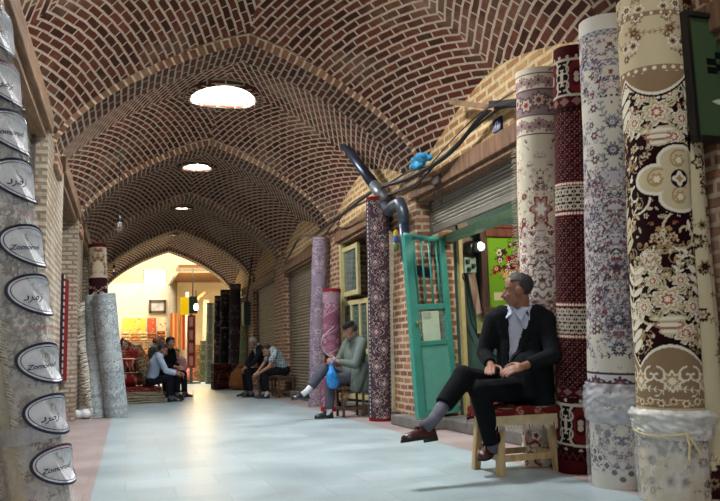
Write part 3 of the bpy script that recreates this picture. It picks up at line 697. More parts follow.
w_ = link('plastic_wrap', wrapmesh(b, t, .19, .118, .172, .016, 9, .03, nv=24, collar=.02), film('milky film 2', '#eeece6', opac=.75, rough=.3), g)
z, f, s, Lr = frame(b, t, TOCAM(b))
m = MB(); pts = [Vector(np.array(b)+z*(.128*Lr+.012*math.sin(3*a))+(math.cos(a)*f+math.sin(a)*s)*.216) for a in np.linspace(-1.5,1.5,20)]; m.tube(pts, .006, 6)
m.tube([pts[11], pts[11]+Vector((.0,-.02,-.06)), pts[11]+Vector((-.02,-.03,-.13))], .006, 6); m.tube([pts[11], pts[11]+Vector((.03,-.02,-.05)), pts[11]+Vector((.05,-.03,-.1))], .006, 6)
m.build('string', plain('cotton string', '#d9c48f'), w_)
m = MB(); c = Vector(np.array(b)+z*(.14*Lr)+s*.19+f*.1)
link('loose_end', gridmesh('loose_end', np.array([[list(c+Vector((.02+.13*i/11, -.08*i/11+.02*math.sin(j*.9+i*.7), .2*i/11-.1*j/7+.012*math.sin(i*1.7+j)))) for i in range(12)] for j in range(8)])), film('milky film 2'), w_)
# a thinner roll half hidden behind it
b, t = pole(716, 2.97, (675,-2), 2.99)
roll('carpet_roll', 'thin rolled carpet in cream and black squeezed against the dark brick wall at far right', b, t, .085, design_generic(2*PI*.085, (t-b).length, .006, ['#c9bb97','#3a1216','#8f7558','#20100f','#2a0d10'], 5, 60), group='carpet rolls leaning by the near shop', seed=5)
# framed rug on the brick pier
Y = 3.24
tl, bl, tr = at(684,28,Y), at(695,137,Y), at(722,0,Y)
t = thing('framed_rug', 'dark framed green rug with black and white figures hung on the brick pier', 'rug', (tl+bl)/2)
W_, H_ = .62, .68; x0, z0 = tl.x, bl.z
cv = CV(W_, H_, .005, '#465a3a')
cv.fn(0, H_, lambda U, W: np.abs(U+.12) < .012, '#3a4d30')
for dx, dz in ((-.17,.43),(-.11,.47),(-.05,.43),(-.11,.40),(-.17,.38),(-.05,.48)): cv.poly([(dx-.035,dz-.02),(dx+.035,dz-.02),(dx+.035,dz+.022),(dx-.035,dz+.022)], '#0b0d0a')
for dx, dz in ((-.13,.44),(-.09,.42)): cv.poly([(dx-.012,dz-.01),(dx+.012,dz-.01),(dx+.012,dz+.01),(dx-.012,dz+.01)], '#465a3a')
cv.poly([(-.2,.2),(-.1,.23),(-.06,.28),(.0,.24),(.08,.27),(.14,.25),(.1,.2),(0,.2),(-.1,.17)], '#c9cfbd'); cv.ell(-.02,.13,.02,.02,0,'#b0b8a4'); cv.ell(-.02,.13,.011,.011,0,'#465a3a')
cv.poly([(-.04,.55),(.07,.575),(.075,.62),(-.035,.595)], '#c9c8a8')
for i in range(7): cv.poly([(-.02+i*.012,.577+i*.003),(-.013+i*.012,.578+i*.003),(-.013+i*.012,.592+i*.003),(-.02+i*.012,.59+i*.003)], '#4a4a3a')
for i in range(6): cv.rose(.05+.03*i, .1+.02*(i%3), .012, 5, [(1,'#5a624c')])
P = np.array([[[x0+W_/2+u, Y-.03, z0+v] for u in cv.u] for v in cv.v]); link('woven_face', gridmesh('woven_face', P, cv.a), pile(), t)
for a, b_ in (((x0-.03,Y-.05,z0-.03),(x0,Y,z0+H_+.03)), ((x0+W_,Y-.05,z0-.03),(x0+W_+.03,Y,z0+H_+.03)), ((x0,Y-.05,z0-.03),(x0+W_,Y,z0)), ((x0,Y-.05,z0+H_),(x0+W_,Y,z0+H_+.03))):
    MB().span(a, b_, bev=.006).build('frame', plain('black frame paint', '#191512', .5), t)
MB().span((x0,Y-.028,z0), (x0+W_,Y,z0+H_)).build('backing_board', plain('board', '#4a3a2a'), t)

# ------------------------------------------------------------------ the plastic wrapped roll at the left edge
b = gz(38,517); t = at(-37,-8,4.15); R0 = .178
L = (t-b).length
cv = CV(2*PI*R0, L, .006, '#cfccc4')
scatter_flowers(cv, 0, L, 260, (.02,.045), ['#d6cec0','#8f887f','#c2b6a2','#a89488'], 6, ['#d0c6b4','#857f76'], sym=False, umin=-.66, umax=.66)
cv.fn(0, L, lambda U, W: np.abs(U+.10-.012*np.sin(W*7)) < .042, '#e8dcb8'); cv.fn(0, L, lambda U, W: (U < -.17), '#b3a78e'); scatter_flowers(cv, 0, L, 90, (.03,.055), ['#857a6c','#a3978a','#e0d8cc'], 61, ['#7d7367'], sym=False, umin=-.05, umax=.4)
g = roll('carpet_roll', 'plastic wrapped grey carpet roll printed with dark oval labels, leaning on the left wall', b, t, R0, cv, seed=7, wob=.01)
z, f, s, Lr = frame(b, t, TOCAM(b)); z_, f_, s_ = Vector(z), Vector(f), Vector(s)
def on(u, v, rr): a = u/R0; return b+z_*v+(f_*math.cos(a)+s_*math.sin(a))*rr
for sg, u0 in ((-1,-.14),(1,-.06)):
    pts = [on(u0, v, R0*1.03) for v in np.linspace(.05, Lr-.05, 60)]
    fringe_mb(pts, s_*sg*.7-z_*.5, .05, .012, .007, 5+sg, out=f_*.25).build('fringe', plain('cream wool', '#e6dab8', .95), g)
fw = link('plastic_film', wrapmesh(b, t, R0, .0, 1, .016, 11, .022, nu=160, nv=200), film('roll film', '#fafbfd', opac=.24, rough=.12), g)
NAVY = plain('navy print', '#1d1f3c', .4); PAPER = plain('white print', '#e9e9ec', .45, var=.04, bump=0); REDP = plain('red print', '#a8394a', .5)
RF = R0+.036
def patch(mb, poly2, rr, thick=.002):
    vs = [mb.bm.verts.new(on(u, v, rr)) for u, v in poly2]; mb._fin([mb.bm.faces.new(vs)])
def oval(cu, cv_, au, av, tilt, n=40):
    ca, sa = math.cos(tilt), math.sin(tilt); return [(cu+au*math.cos(a)*ca-av*math.sin(a)*sa, cv_+au*math.cos(a)*sa+av*math.sin(a)*ca) for a in np.linspace(0, 2*PI, n, endpoint=False)]
def ringstrip(mb, o1, o2, rr, closed=True):
    n = len(o1) - (0 if closed else 1); A = [mb.bm.verts.new(on(u, v, rr)) for u, v in o1]; B = [mb.bm.verts.new(on(u, v, rr)) for u, v in o2]
    for i in range(n): j = (i+1) % len(A); mb._fin([mb.bm.faces.new((A[i], A[j], B[j], B[i]))])
def textmesh(body, size):
    c = bpy.data.curves.new('t', 'FONT'); c.body = body; c.size = size; c.shear = .25; c.align_x = 'CENTER'; c.align_y = 'CENTER'; c.offset = .0008
    o = bpy.data.objects.new('t', c); COL.objects.link(o); dg = bpy.context.evaluated_depsgraph_get(); me = bpy.data.meshes.new_from_object(o.evaluated_get(dg)); bpy.data.objects.remove(o); return me
def print_text(body, size, cu, cv_, tilt, mat, name, parent):
    me = textmesh(body, size); ca, sa = math.cos(tilt), math.sin(tilt)
    for vt in me.vertices: x, y = vt.co.x, vt.co.y; vt.co = on(cu+x*ca-y*sa, cv_+x*sa+y*ca, RF+.006)
    o = link(name, me, mat, parent); me.materials.clear(); me.materials.append(mat); return o
PERS = '\uFEA9\uFEAE\uFEE3\uFEAF'
def vpix(y):   # height along the roll that shows at picture row y
    best = min(np.linspace(.02, Lr, 400), key=lambda v: abs((RC @ (np.array(on(.08, v, RF))-EYE))[1]*FOC/(RC @ (np.array(on(.08, v, RF))-EYE))[2]+250.5-y)); return float(best)
for i, y in enumerate((28, 82, 132, 182, 248, 298, 368, 420, 472)):
    v = vpix(y); cu = .175; tilt = -.42
    m = MB(); o0 = oval(cu, v, .18, .1, tilt)
    patch(m, oval(cu, v, .178, .098, tilt), RF+.002); lab = m.build('printed_label', PAPER, fw, recalc=False)
    m = MB(); ringstrip(m, oval(cu, v, .187, .107, tilt), oval(cu, v, .173, .094, tilt), RF+.004); ringstrip(m, oval(cu, v, .164, .085, tilt), oval(cu, v, .16, .081, tilt), RF+.004)
    me_ = textmesh('Zomorod' if i % 2 == 0 else PERS, .036 if i % 2 == 0 else .055); ca, sa = math.cos(-.12), math.sin(-.12)
    k0 = len(m.bm.verts); m.bm.from_mesh(me_); m.bm.verts.ensure_lookup_table()
    for vt in list(m.bm.verts)[k0:]: x, y_ = vt.co.x, vt.co.y; vt.co = on(cu-.06+x*ca-y_*sa, v+x*sa+y_*ca, RF+.006)
    for f__ in m.bm.faces: f__.material_index = 0
    m.mi = 1
    if i % 2:
        pts = [(cu+.07+.02*math.sin(a*1.7), v-.02+.035*math.cos(a)) for a in np.linspace(0, 5, 16)]
        for (p, q_), (p2, q2) in zip(pts, pts[1:]): ringstrip(m, [(p,q_),(p2,q2)], [(p+.008,q_),(p2+.008,q2)], RF+.006, False)
    m.build('oval_print', [NAVY, REDP], fw, recalc=False)
    if i in (0,3,5,7):
        m = MB()
        for rrow in range(2):
            for kx in range(11 - 5*rrow):
                u = .06+kx*.016+rrow*.06; vv = v-.15-.03*rrow-.004*kx
                ringstrip(m, [(u,vv),(u+.005,vv+.008),(u+.011,vv-.002)], [(u,vv+.004),(u+.005,vv+.013),(u+.011,vv+.003)], RF+.004, False)
        m.build('small_print', REDP, fw, recalc=False)
tp = MB(); v = vpix(432)
for k in range(2): ringstrip(tp, [(u, v-.04-.12*u+.01*math.sin(9*u)) for u in np.linspace(-.3,.3,30)], [(u, v+.045-.12*u+.01*math.sin(7*u)) for u in np.linspace(-.3,.3,30)], RF+.003, False)
tp.build('packing_tape', film('packing tape', '#e6e6ea', opac=.45, rough=.2), fw, recalc=False)
# ------------------------------------------------------------------ shutters
STEEL = plain('galvanised shutter steel', '#9a948a', .45, .55, var=.12, bump=.05); STEELD = plain('dusty shutter steel', '#8c7f6c', .6, .2, var=.18, vscale=3, bump=.1); RAIL = plain('rail steel', '#6f6a60', .5, .5)
def shutter(label, x, sg, y0, y1, z0, z1, mat, pitch=.075, group=None):
    t = thing('roller_shutter', label, 'shutter', (x,(y0+y1)/2,z0), group)
    m = MB(); n = int((z1-z0)/pitch); prof_ = []
    for i in range(n): z = z0+.05+i*(z1-z0-.05)/n; h = (z1-z0-.05)/n; prof_ += [(0, z), (.014, z+h*.2), (.02, z+h*.5), (.014, z+h*.8), (.002, z+h*.95)]
    A = [m.bm.verts.new((x+sg*d, y0, z)) for d, z in prof_]; B = [m.bm.verts.new((x+sg*d, y1, z)) for d, z in prof_]
    for i in range(len(A)-1): m.bm.faces.new((A[i], A[i+1], B[i+1], B[i]))
    m.build('slat_curtain', mat, t)
    MB().span((x-.015,y0,z0), (x+.03,y1,z0+.07), bev=.006).build('bottom_bar', RAIL if z0 < .4 else STEEL, t)
    for y in (y0, y1): MB().span((x-.03,y-.025,min(z0,.13) if z0 < .4 else 1.9), (x+.05,y+.025,z1)).build('guide_rail', RAIL, t)
    return t
shutter('half raised grey roller shutter above the shop behind the suited man', XR+.16, -1, 4.55, 7.70, 2.14, 2.53, STEEL, .042)
shutter('closed dusty roller shutter behind the man in the checked shirt', XR+.12, -1, 12.76, 15.24, .13, 2.53, STEELD, .06)
shutter('closed dusty roller shutter farther in, beside the brick pier and green meter box', XR+.12, -1, 16.4, 19.3, .13, 2.53, STEELD, .06)
shutter('pale roller shutter behind the plastic wrapped roll on the left', XL-.13, 1, 4.5, 7.0, .02, 2.85, STEEL, .08)
# ------------------------------------------------------------------ near shop
GP = plain('turquoise door paint', '#3f8f80', .45, var=.12, bump=.12); GP2 = plain('pale turquoise paint', '#5fa596', .45, var=.1); YEL = plain('cream rail paint', '#b9a872', .5)
F, H = Vector((2.94,7.555,0)), Vector((3.501,7.741,0)); dv = (H-F).normalized(); nv_ = Vector((dv.y,-dv.x,0)); Wd = (H-F).length
t = thing('glazed_door', 'open turquoise painted iron door with upright bars, left of the suited man', 'door', F+Vector((0,0,.13)))
def dbox(m, a0, a1, z0, z1, d=.035, off=0, bev=.004):
    c = F+dv*((a0+a1)/2)+nv_*off+Vector((0,0,(z0+z1)/2)); m.box(c, (a1-a0, d, z1-z0), rot=math.atan2(dv.y, dv.x), bev=bev)
m = MB(); dbox(m, 0, .105, .125, 2.08, .06); dbox(m, .1, .125, .125, 2.1, .035); m.build('stile', GP, t)
m = MB(); dbox(m, Wd-.08, Wd, .125, 2.06, .05); m.build('stile', GP, t)
for i, (z0, z1) in enumerate(((.125,.2),(.88,.93),(1.27,1.33))): m = MB(); dbox(m, .1, Wd-.06, z0, z1, .045); m.build('rail', GP, t)
m = MB(); m.tube([F+dv*.02+Vector((0,0,2.09)), F+dv*.12+Vector((0,0,2.075)), F+dv*.4+Vector((0,0,2.05)), F+dv*Wd+Vector((0,0,2.06))], .03, 8); m.build('rail', GP, t)
m = MB(); dbox(m, .12, Wd-.07, .2, .88, .02); m.build('panel', GP2, t)
for i in range(4): a = .15+i*.105; MB().tube([F+dv*a+Vector((0,0,1.33)), F+dv*a+Vector((0,0,2.06))], .0125, 8).build('bar', GP, t)
m = MB(); dbox(m, .13, Wd-.08, .93, 1.27, .006, off=-.01, bev=0); g_ = NT('door glass'); g_.b.inputs['Transmission Weight'].default_value = .8; g_.b.inputs['Roughness'].default_value = .08; g_.b.inputs['Base Color'].default_value = rgba('#d4e6de'); m.build('glass_pane', g_.m, t)
m = MB(); dbox(m, .17, .41, .93, 1.25, .01, off=.012, bev=0); pp = m.build('pasted_paper', plain('faded paper', '#b9cdb4', .9, var=.06), t)
m = MB(); dbox(m, .175, .29, 1.18, 1.24, .004, off=.02, bev=0); m.build('paper_strip', plain('grey paper', '#9db09c', .9), pp)
DOOR = t
MB().ell(F+dv*.07+nv_*.05+Vector((0,0,1.12)), (.018,.018,.03)).build('handle', plain('worn brass', '#8c7440', .4, .7), t)
DOOR.rotation_mode = 'QUATERNION'; DOOR.rotation_quaternion = Quaternion(nv_, math.radians(3.0))
t = thing('door_rail', 'cream upright strip on the green shop wall beside the turquoise door', 'rail', (3.6,7.72,.12))
m = MB(); m.span((3.585,7.7,.12), (3.63,7.775,2.1)); m.build('strip', YEL, t); MB().span((3.63,7.73,.12), (3.65,7.775,2.1)).build('edge_bead', plain('rivet', '#6d6242', .4, .5), t)
m = MB(); m.span((3.44,5.0,2.06), (3.56,7.76,2.14)); tag(m.build('shop_beam', plain('pale green beam paint', '#7fa389', .6), loc=(3.5,6.4,2.0)), 'pale green beam inside the near shop, just under the raised shutter', 'beam')
# light and meter on the green wall
yw = 7.78; p = at(467,258,yw-.03)
t = thing('electric_meter', 'old electric meter board with a dark round housing on the green shop wall', 'electric meter', p)
m = MB(); m.span((p.x-.11,yw-.03,p.z-.21), (p.x+.11,yw-.0,p.z+.24), bev=.008); m.build('board', plain('grimy green board', '#54695c', .7), t)
m = MB(); m.lathe((p.x-.0,yw-.03,p.z+.1), [(.085,0),(.09,.05),(.08,.12),(.06,.14)], axis=(.35,-1,.05), seg=24); m.build('housing', plain('black bakelite', '#1a1c1b', .35), t)
m = MB(); m.span((p.x-.07,yw-.1,p.z-.18), (p.x+.08,yw-.03,p.z+.0), bev=.012); m.build('fuse_base', plain('pale green metal', '#8fae97', .5), t)
for dx, dz in ((-.03,-.05),(.04,-.1),(-.02,-.14)): m = MB(); m.box((p.x+dx,yw-.11,p.z+dz), (.04,.04,.05), bev=.01); m.build('fuse', plain('black bakelite', '#1a1c1b'), t)
t = thing('wall_lamp', 'small bright round lamp glowing beside the electric meter', 'lamp', p+Vector((.06,-.16,.1)))
m = MB(); m.lathe(p+Vector((.04,-.12,.1)), [(.05,0),(.06,.05),(.062,.09)], axis=(.45,-1,.05), seg=20); m.build('lamp_shade', plain('grey lamp housing', '#55584f', .4), t)
q = p+Vector((.075,-.2,.105)); m = MB(); m.ell(q, (.05,.05,.05)); m.build('bulb', glow('lamp bulb', '#fff6e6', 7), t)
pts = [p+Vector((-.08,-.04,-.17)), p+Vector((-.09,-.06,-.23)), p+Vector((-.05,-.05,-.3)), p+Vector((-.04,-.04,-.5)), p+Vector((.0,-.04,-.75)), p+Vector((.12,-.04,-1.0)), p+Vector((.3,-.04,-1.15)), p+Vector((.6,-.04,-1.2))]
tag(MB().tube(pts, .009, 6).build('power_cord', plain('black rubber', '#121312', .5), loc=pts[0]), 'black cord drooping down the green wall from the meter', 'cord')
# framed flower picture
A = at(488,229,7.55); x0, x1, z0, z1 = 3.90, 4.62, 1.30, at(492,237,7.62).z; yp = 7.62
t = thing('framed_picture', 'framed woven flower picture on a bright green ground in the near shop', 'picture', (x0,yp,z0))
cv = CV(x1-x0, z1-z0, .006, '#78a82c')
r_ = random.Random(4)
cv.poly([(-.09,.08),(.12,.08),(.15,.24),(-.04,.26)], '#9a5a34'); cv.poly([(-.12,.05),(.2,.05),(.2,.1),(-.08,.12)], '#a8522a')
for i in range(70):
    a, rr_ = r_.uniform(0, 6.28), r_.uniform(0, .27); x, y = -.06+rr_*math.cos(a)*.95, .47+rr_*math.sin(a)*1.05; c = r_.choice(['#8e1f22','#b33a34','#e8dccb','#2c2c48','#d8a060','#5a1a24','#1f3a1c'])
    cv.spray(x, y, .07, a, '#27451a', 2, w=.005); cv.rose(x, y, r_.uniform(.022,.042), r_.randint(5,7), [(1, c), (.55, r_.choice(['#e8cfae','#6d1418','#d87a60'])), (.25, '#3a1015')], .25)
cv.poly([(-.3,.08),(-.17,.08),(-.17,.17),(-.3,.17)], '#d8d2a8')
P = np.array([[[(x0+x1)/2+u, yp+.012, z0+v] for u in cv.u] for v in cv.v]); link('woven_picture', gridmesh('woven_picture', P, cv.a), pile(), t)
FRM = wood('mahogany frame', '#4a1c12', '#8a4a2c'); FRD = wood('carved dark frame', '#241310', '#5a3a26')
for a, b_ in (((x0-.09,yp-.02,z0-.11),(x0,yp+.05,z1+.09)), ((x1,yp-.02,z0-.11),(x1+.09,yp+.05,z1+.09))): MB().span(a, b_, bev=.02).build('frame_side', FRD, t)
MB().span((x0-.03,yp-.04,z1), (x1+.09,yp+.05,z1+.1), bev=.02).build('frame_top', FRM, t); MB().span((x0-.09,yp-.03,z0-.12), (x1+.09,yp+.05,z0), bev=.02).build('frame_base', FRD, t)
MB().span((x0-.02,yp-.06,z1+.1), (x1+.1,yp+.06,z1+.135), bev=.008).build('cornice', FRM, t)
MB().span((x0,yp+.02,z0), (x1,yp+.045,z1)).build('backing_board', plain('board', '#4a3a2a'), t)
MB().prism([(x0-.26,yp+.05,z1+.12),(x0-.12,yp+.05,z1+.12),(x0-.06,yp+.05,z0+.1),(x0-.12,yp+.05,z0-.1)], (0,.06,0)); 
m = MB(); m.prism([(x0-.30,7.74,z1+.16),(x0-.20,7.70,z1+.18),(x0-.09,7.66,z0-.06),(x0-.13,7.7,z0-.08)], (0,.03,0)); tag(m.build('picture_frame', wood('cream and brown frame', '#b9a890', '#6a3c2a'), loc=(x0-.2,7.72,z0)), 'narrow pale frame leaning edge-on beside the flower picture', 'frame')
q = at(489,322,7.6); tag(MB().span((q.x-.07,7.74,q.z-.12), (q.x+.19,7.765,q.z+.13)).build('paper_notice', plain('yellowed paper', '#b4b56f', .9), loc=q), 'yellowish paper notice on the green wall under the picture', 'notice')
q = at(505,336,7.5); tag(MB().span((q.x-.03,7.5,.115), (q.x+.01,7.54,q.z+.05)).build('wooden_batten', wood('pale batten', '#b9a070', '#d6c08a'), loc=(q.x,7.52,.115)), 'pale upright wooden batten beside the notice on the green wall', 'batten')
q = at(512,342,7.3); tag(MB().box((q.x+.05,7.3,q.z-.05), (.3,.05,.9), bev=.02).build('foam_board', plain('white packing board', '#d8d6cc', .8), loc=q), 'white board standing behind the suited man', 'board')
# blue house number plate with two digits
p = ax(498,125,XR+.02); t = thing('number_plate', 'small blue enamel number plate on the yellowish brick above the shutter', 'number plate', p)
MB().span((XR+.005,p.y-.075,p.z-.06), (XR+.03,p.y+.075,p.z+.06), bev=.005).build('plate', plain('blue enamel', '#16225a', .3, bump=0), t)
m = MB(); me_ = textmesh('\u06F2\u06F1', .085)
for vt in me_.vertices: vt.co = Vector((XR+.002, p.y-vt.co.x, p.z+vt.co.y))
link('numerals', me_, plain('white enamel', '#f2f4f8', .4, bump=0), t)
# ------------------------------------------------------------------ stove pipe, cables, blue bag
t = thing('stove_pipe', 'dark blue stove pipe rising from an elbow at the pier into the vault', 'pipe', ax(400,232,2.98))
PB = plain('blue black sheet metal', '#2a3348', .35, .4, var=.1, bump=.05)
e0 = ax(394,204,2.96); tip = to_vault(346,147); s0 = ax(383,197,2.97)
d_ = (tip-s0).normalized(); m = MB(); m.tube([s0-d_*.05, tip+d_*.35], [.075,.055], 16); m.build('flue_section', PB, t)
a0 = ax(379,200,2.97); a1 = ax(390,209,2.96); a2 = ax(397,205,2.95); a3 = ax(402,218,2.96)
m = MB(); m.tube([s0-d_*.1, s0+d_*.3], .078, 14); m.build('joint_collar', plain('grey sheet metal', '#6d7076', .4, .5), t)
m = MB(); el = [ax(382,202,2.97), ax(389,211,2.95), ax(394,206,2.93), ax(400,203,2.93), ax(403,212,2.94), ax(404,224,2.95)]; m.tube(el, [.066,.068,.07,.07,.066,.062], 14); m.build('elbow', plain('pipe elbow metal', '#4b5460', .35, .5), t)
bt = ax(412,330,2.97); m = MB(); vb = el[-1]; m.tube([vb, Vector((vb.x+.01, vb.y, vb.z-.35)), Vector((vb.x+.04, vb.y, vb.z-.5)), Vector((vb.x+.3, vb.y+.02, vb.z-.55))], .06, 14); m.build('flue_section', PB, t)
RUB = plain('cable rubber', '#15151a', .5, bump=0); 
def cable(label, pts, r=.012, name='cable', mat=None, sag=0):
    P_ = [Vector(p) for p in pts]; out = []
    for a, b_, c, d in zip([P_[0]]+P_[:-2], P_[:-1], P_[1:], P_[2:]+[P_[-1]]):
        for k_ in range(6):
            u = k_/6; out.append(.5*((2*b_)+(c-a)*u+(2*a-5*b_+4*c-d)*u*u+(3*b_-a-3*c+d)*u**3))
    out.append(P_[-1]); return tag(MB().tube(out, r, 6).build(name, mat or RUB, loc=P_[0]), label, 'cable')
xs_ = [XR-.06, XR-.09, XR-.12]
cable('thick black cable running along the right wall past the blue bundle', [ax(519,102,3.06), ax(500,104,3.05), ax(480,118,3.05), ax(455,148,3.03), ax(432,166,2.98), ax(405,180,2.98), ax(375,190,2.98), ax(345,212,3.0), ax(315,234,2.98), ax(300,238,2.98), ax(292,250,3.0), ax(284,264,3.05)], .022)
cable('black cable sagging beneath the blue bundle on the right wall', [ax(519,106,3.07), ax(498,110,3.06), ax(470,132,3.05), ax(440,160,3.02), ax(415,184,2.98), ax(385,196,2.99), ax(360,204,3.0), ax(335,222,3.0), ax(318,246,3.03)], .012)
cable('thin black cable looping from the pier top over the cream framed shop', [ax(519,99,3.06), ax(494,106,3.05), ax(462,140,3.04), ax(436,163,3.0), ax(408,172,2.98), ax(384,186,2.99), ax(352,203,3.0), ax(338,224,3.05), ax(346,228,3.07), ax(358,222,3.07), ax(372,214,3.05)], .008)
cable('thin wire stretched from the brick pier towards the rolled carpets', [ax(424,172,3.0), ax(470,122,3.0), ax(520,88,2.95), ax(560,62,2.9), ax(600,30,2.85), ax(628,6,2.85)], .006)
cable('black cable hanging down the far pier beside the green box', [ax(252,252,3.0), ax(250,275,3.02), ax(247,300,3.02), ax(246,318,3.02)], .02)
t = thing('wall_bracket', 'weathered wooden bracket holding the cables over the shutter', 'bracket', ax(500,105,3.05))
m = MB(); m.bar(ax(452,102,3.0), ax(497,108,3.06), .06, .05); m.build('arm', WB2, t); m = MB(); m.bar(ax(492,104,3.05), ax(519,103,3.06), .07, .05); m.build('clamp', plain('black tape', '#17171b'), t)
p = ax(421,164,2.98); m = MB(); q_ = random.Random(3)
for i in range(22):
    y_ = q_.uniform(-.2,.2); m.ell(p+Vector((q_.uniform(-.05,.03), y_, .03+q_.uniform(-.05,.05)*(1-2*abs(y_)))), (q_.uniform(.025,.05), q_.uniform(.03,.075), q_.uniform(.02,.045)))
tag(link('plastic_bag', voxel(m, 'plastic_bag', .014, 1), plain('blue plastic', '#2a93c4', .3, var=.25, bump=.6, bscale=25), loc=p), 'bright blue plastic bundled round the cables at the pier top', 'plastic bag')
t = thing('cable_clamp', 'dark metal cable clamp below the blue bundle on the pier', 'clamp', ax(431,178,3.0)); p = ax(431,180,3.0)
p.x = 3.075; m = MB(); m.box(p, (.06,.16,.09), bev=.01); m.build('body', plain('rusty iron', '#3a2e28', .7), t); m = MB(); m.tube([p+Vector((0,.05,-.04)), p+Vector((-.02,.1,-.18)), p+Vector((.02,-.02,-.26)), p+Vector((0,-.1,-.14))], .008, 6); m.build('wire_end', RUB, t)
# bare bulbs on flex under the vault
for (px, py, Y, lab) in ((119,225,9.9,'bare glass bulb hanging on a flex under the second bay, at left'), (114,270,17.5,'tiny bare bulb hanging farther in under the dark vault')):
    p = at(px,py,Y); t = thing('hanging_bulb', lab, 'light bulb', p)
    MB().tube([p+Vector((0,0,.1)), p+Vector((0,0,1.2 if Y < 12 else .6))], .006, 6).build('flex', RUB, t)
    MB().lathe(p, [(.02,.12),(.025,.05),(.02,.04)], seg=12).build('socket', RUB, t)
    m = MB(); m.lathe(p, [(.001,-.09),(.03,-.08),(.048,-.04),(.04,.0),(.02,.045)], seg=16); gm = NT('bulb glass'); gm.b.inputs['Transmission Weight'].default_value = .9; gm.b.inputs['Roughness'].default_value = .03; m.build('glass', gm.m, t)
# ------------------------------------------------------------------ the cream framed shop in the next bay
CW = plain('cream window paint', '#b8ab7a', .5, var=.12); t = thing('window_frame', 'cream painted folding shop windows standing open behind the man in grey', 'window frame', (3.2,10.6,.13))
gl = NT('window glass'); gl.b.inputs['Transmission Weight'].default_value = .85; gl.b.inputs['Roughness'].default_value = .05; gl.b.inputs['Base Color'].default_value = rgba('#b7cfc0')
def leaf(P0, P1, z0, z1, rails, panes, name):
    d = (P1-P0); Lf = d.length; d.normalize(); ang = math.atan2(d.y, d.x)
    m = MB()
    for a in (0, Lf): m.box(P0+d*a+Vector((0,0,(z0+z1)/2)), (.07,.05,z1-z0), rot=ang, bev=.006)
    for z in rails: m.box(P0+d*Lf/2+Vector((0,0,z)), (Lf,.045,.07), rot=ang, bev=.006)
    for a in panes: m.box(P0+d*a*Lf+Vector((0,0,(rails[0]+rails[-1])/2)), (.05,.04,rails[-1]-rails[0]), rot=ang)
    o = m.build(name, CW, t); m = MB(); m.box(P0+d*Lf/2+Vector((0,0,(z0+z1)/2)), (Lf-.04,.008,z1-z0-.06), rot=ang); m.build('pane', gl.m, o)
leaf(Vector((3.16,11.02,0)), Vector((3.3,10.2,0)), .15, 1.62, (.2,.85,1.58), (.35,.68), 'leaf')
leaf(Vector((3.17,11.05,0)), Vector((3.2,10.35,0)), 1.68, 2.44, (1.72,2.4), (), 'transom')
leaf(Vector((3.35,9.9,0)), Vector((3.95,9.6,0)), .15, 2.1, (.2,1.0,2.05), (.5,), 'leaf')
m = MB(); m.span((3.12,8.72,.13), (3.2,8.8,2.5)); m.build('post', CW, t); m = MB(); m.span((3.12,8.95,.13), (3.2,9.05,2.1)); m.build('post', CW, t); m = MB(); m.span((3.12,10.98,.13), (3.2,11.08,2.5)); m.build('post', CW, t)
m = MB(); m.span((3.14,8.72,1.62), (3.2,8.98,1.68)); m.build('glazing_bar', CW, t)
# goods glimpsed inside
for i, (x, y, hh, c, lab) in enumerate(((3.55,10.75,1.9,'#7d4c55','pinkish rug roll standing inside the cream framed shop'), (3.75,9.3,2.0,'#6d6a68','grey rug roll standing inside the cream framed shop'), (3.5,8.95,2.05,'#857a63','brownish rug roll just inside the cream framed shop door'))):
    roll('carpet_roll', lab, (x,y,.13), (x+.04,y+.03,hh), .11, design_generic(.69, hh-.13, .01, [c,'#b9aa9a','#3c3336','#8e6b63','#4c3b3c'], 40+i, 30), group='rolls inside the cream framed shop', seed=40+i)
p = ax(396,238,3.02); t = thing('tassel_charm', 'small bunch of coloured tassels hanging by the cream framed shop door', 'tassel', p)
for i, (c, dx, dz) in enumerate((('#c8a834',0,.05),('#a83a3a',.03,.0),('#3a5a9a',-.03,-.02),('#e0d8c8',.02,-.07),('#5a7a3a',-.02,-.1))): m = MB(); m.ell(p+Vector((dx*.4,dx,dz)), (.03,.035,.05)); m.build('tassel', plain('tassel yarn %d' % i, c, .9), t)
# ------------------------------------------------------------------ rolls in the middle distance, right side
b, tp_ = pole(381, 3.0, (378,197), 2.93)
g = roll('carpet_roll', 'tall red and grey rolled carpet standing behind the seated man in grey', b, tp_, .145, design_red_medal(2*PI*.145, (tp_-b).length, .006), seed=20, group='carpet rolls leaning by the cream framed shop')
z, f, s, Lr = frame(b, tp_, TOCAM(b)); fringe_mb([Vector(np.array(b)+z*(Lr*q)+s*.13+f*.06) for q in np.linspace(0.02,.85,40)], Vector(s)*.8-Vector((0,0,.35)), .13, .008, .013, 8).build('fringe', plain('raw wool fringe', '#c8bda6', .95), g)
b, tp_ = pole(316, 2.9, (320,237), 2.93)
g = roll('carpet_roll', 'tall lilac grey rolled carpet standing beside the closed shutter', b, tp_, .125, design_generic(.785, (tp_-b).length, .007, ['#8c7f8e','#b3a5ac','#6a5a70','#a08a94','#7d6f7f'], 12, 130), seed=21, group='carpet rolls leaning by the cream framed shop')
b, tp_ = pole(330, 2.86, (332,289), 2.93)
cv = design_generic(.85, (tp_-b).length, .007, ['#7c4c5e','#94647a','#a58a96','#5e3848','#7d1f24'], 13, 60, bands=False); Lh = (tp_-b).length
for i in range(-6, 12): cv.line([(-.45, i*.3), (.45, i*.3+.5)], .012, '#b08fa0')
cv.band(0, .07, '#8c2420'); cv.band(Lh-.05, Lh, '#7d1f24'); cv.band(Lh-.22, Lh-.06, '#8f7683'); scatter_flowers(cv, Lh-.2, Lh-.07, 14, (.015,.025), ['#c4b4b8','#5e3848'], 3, None)
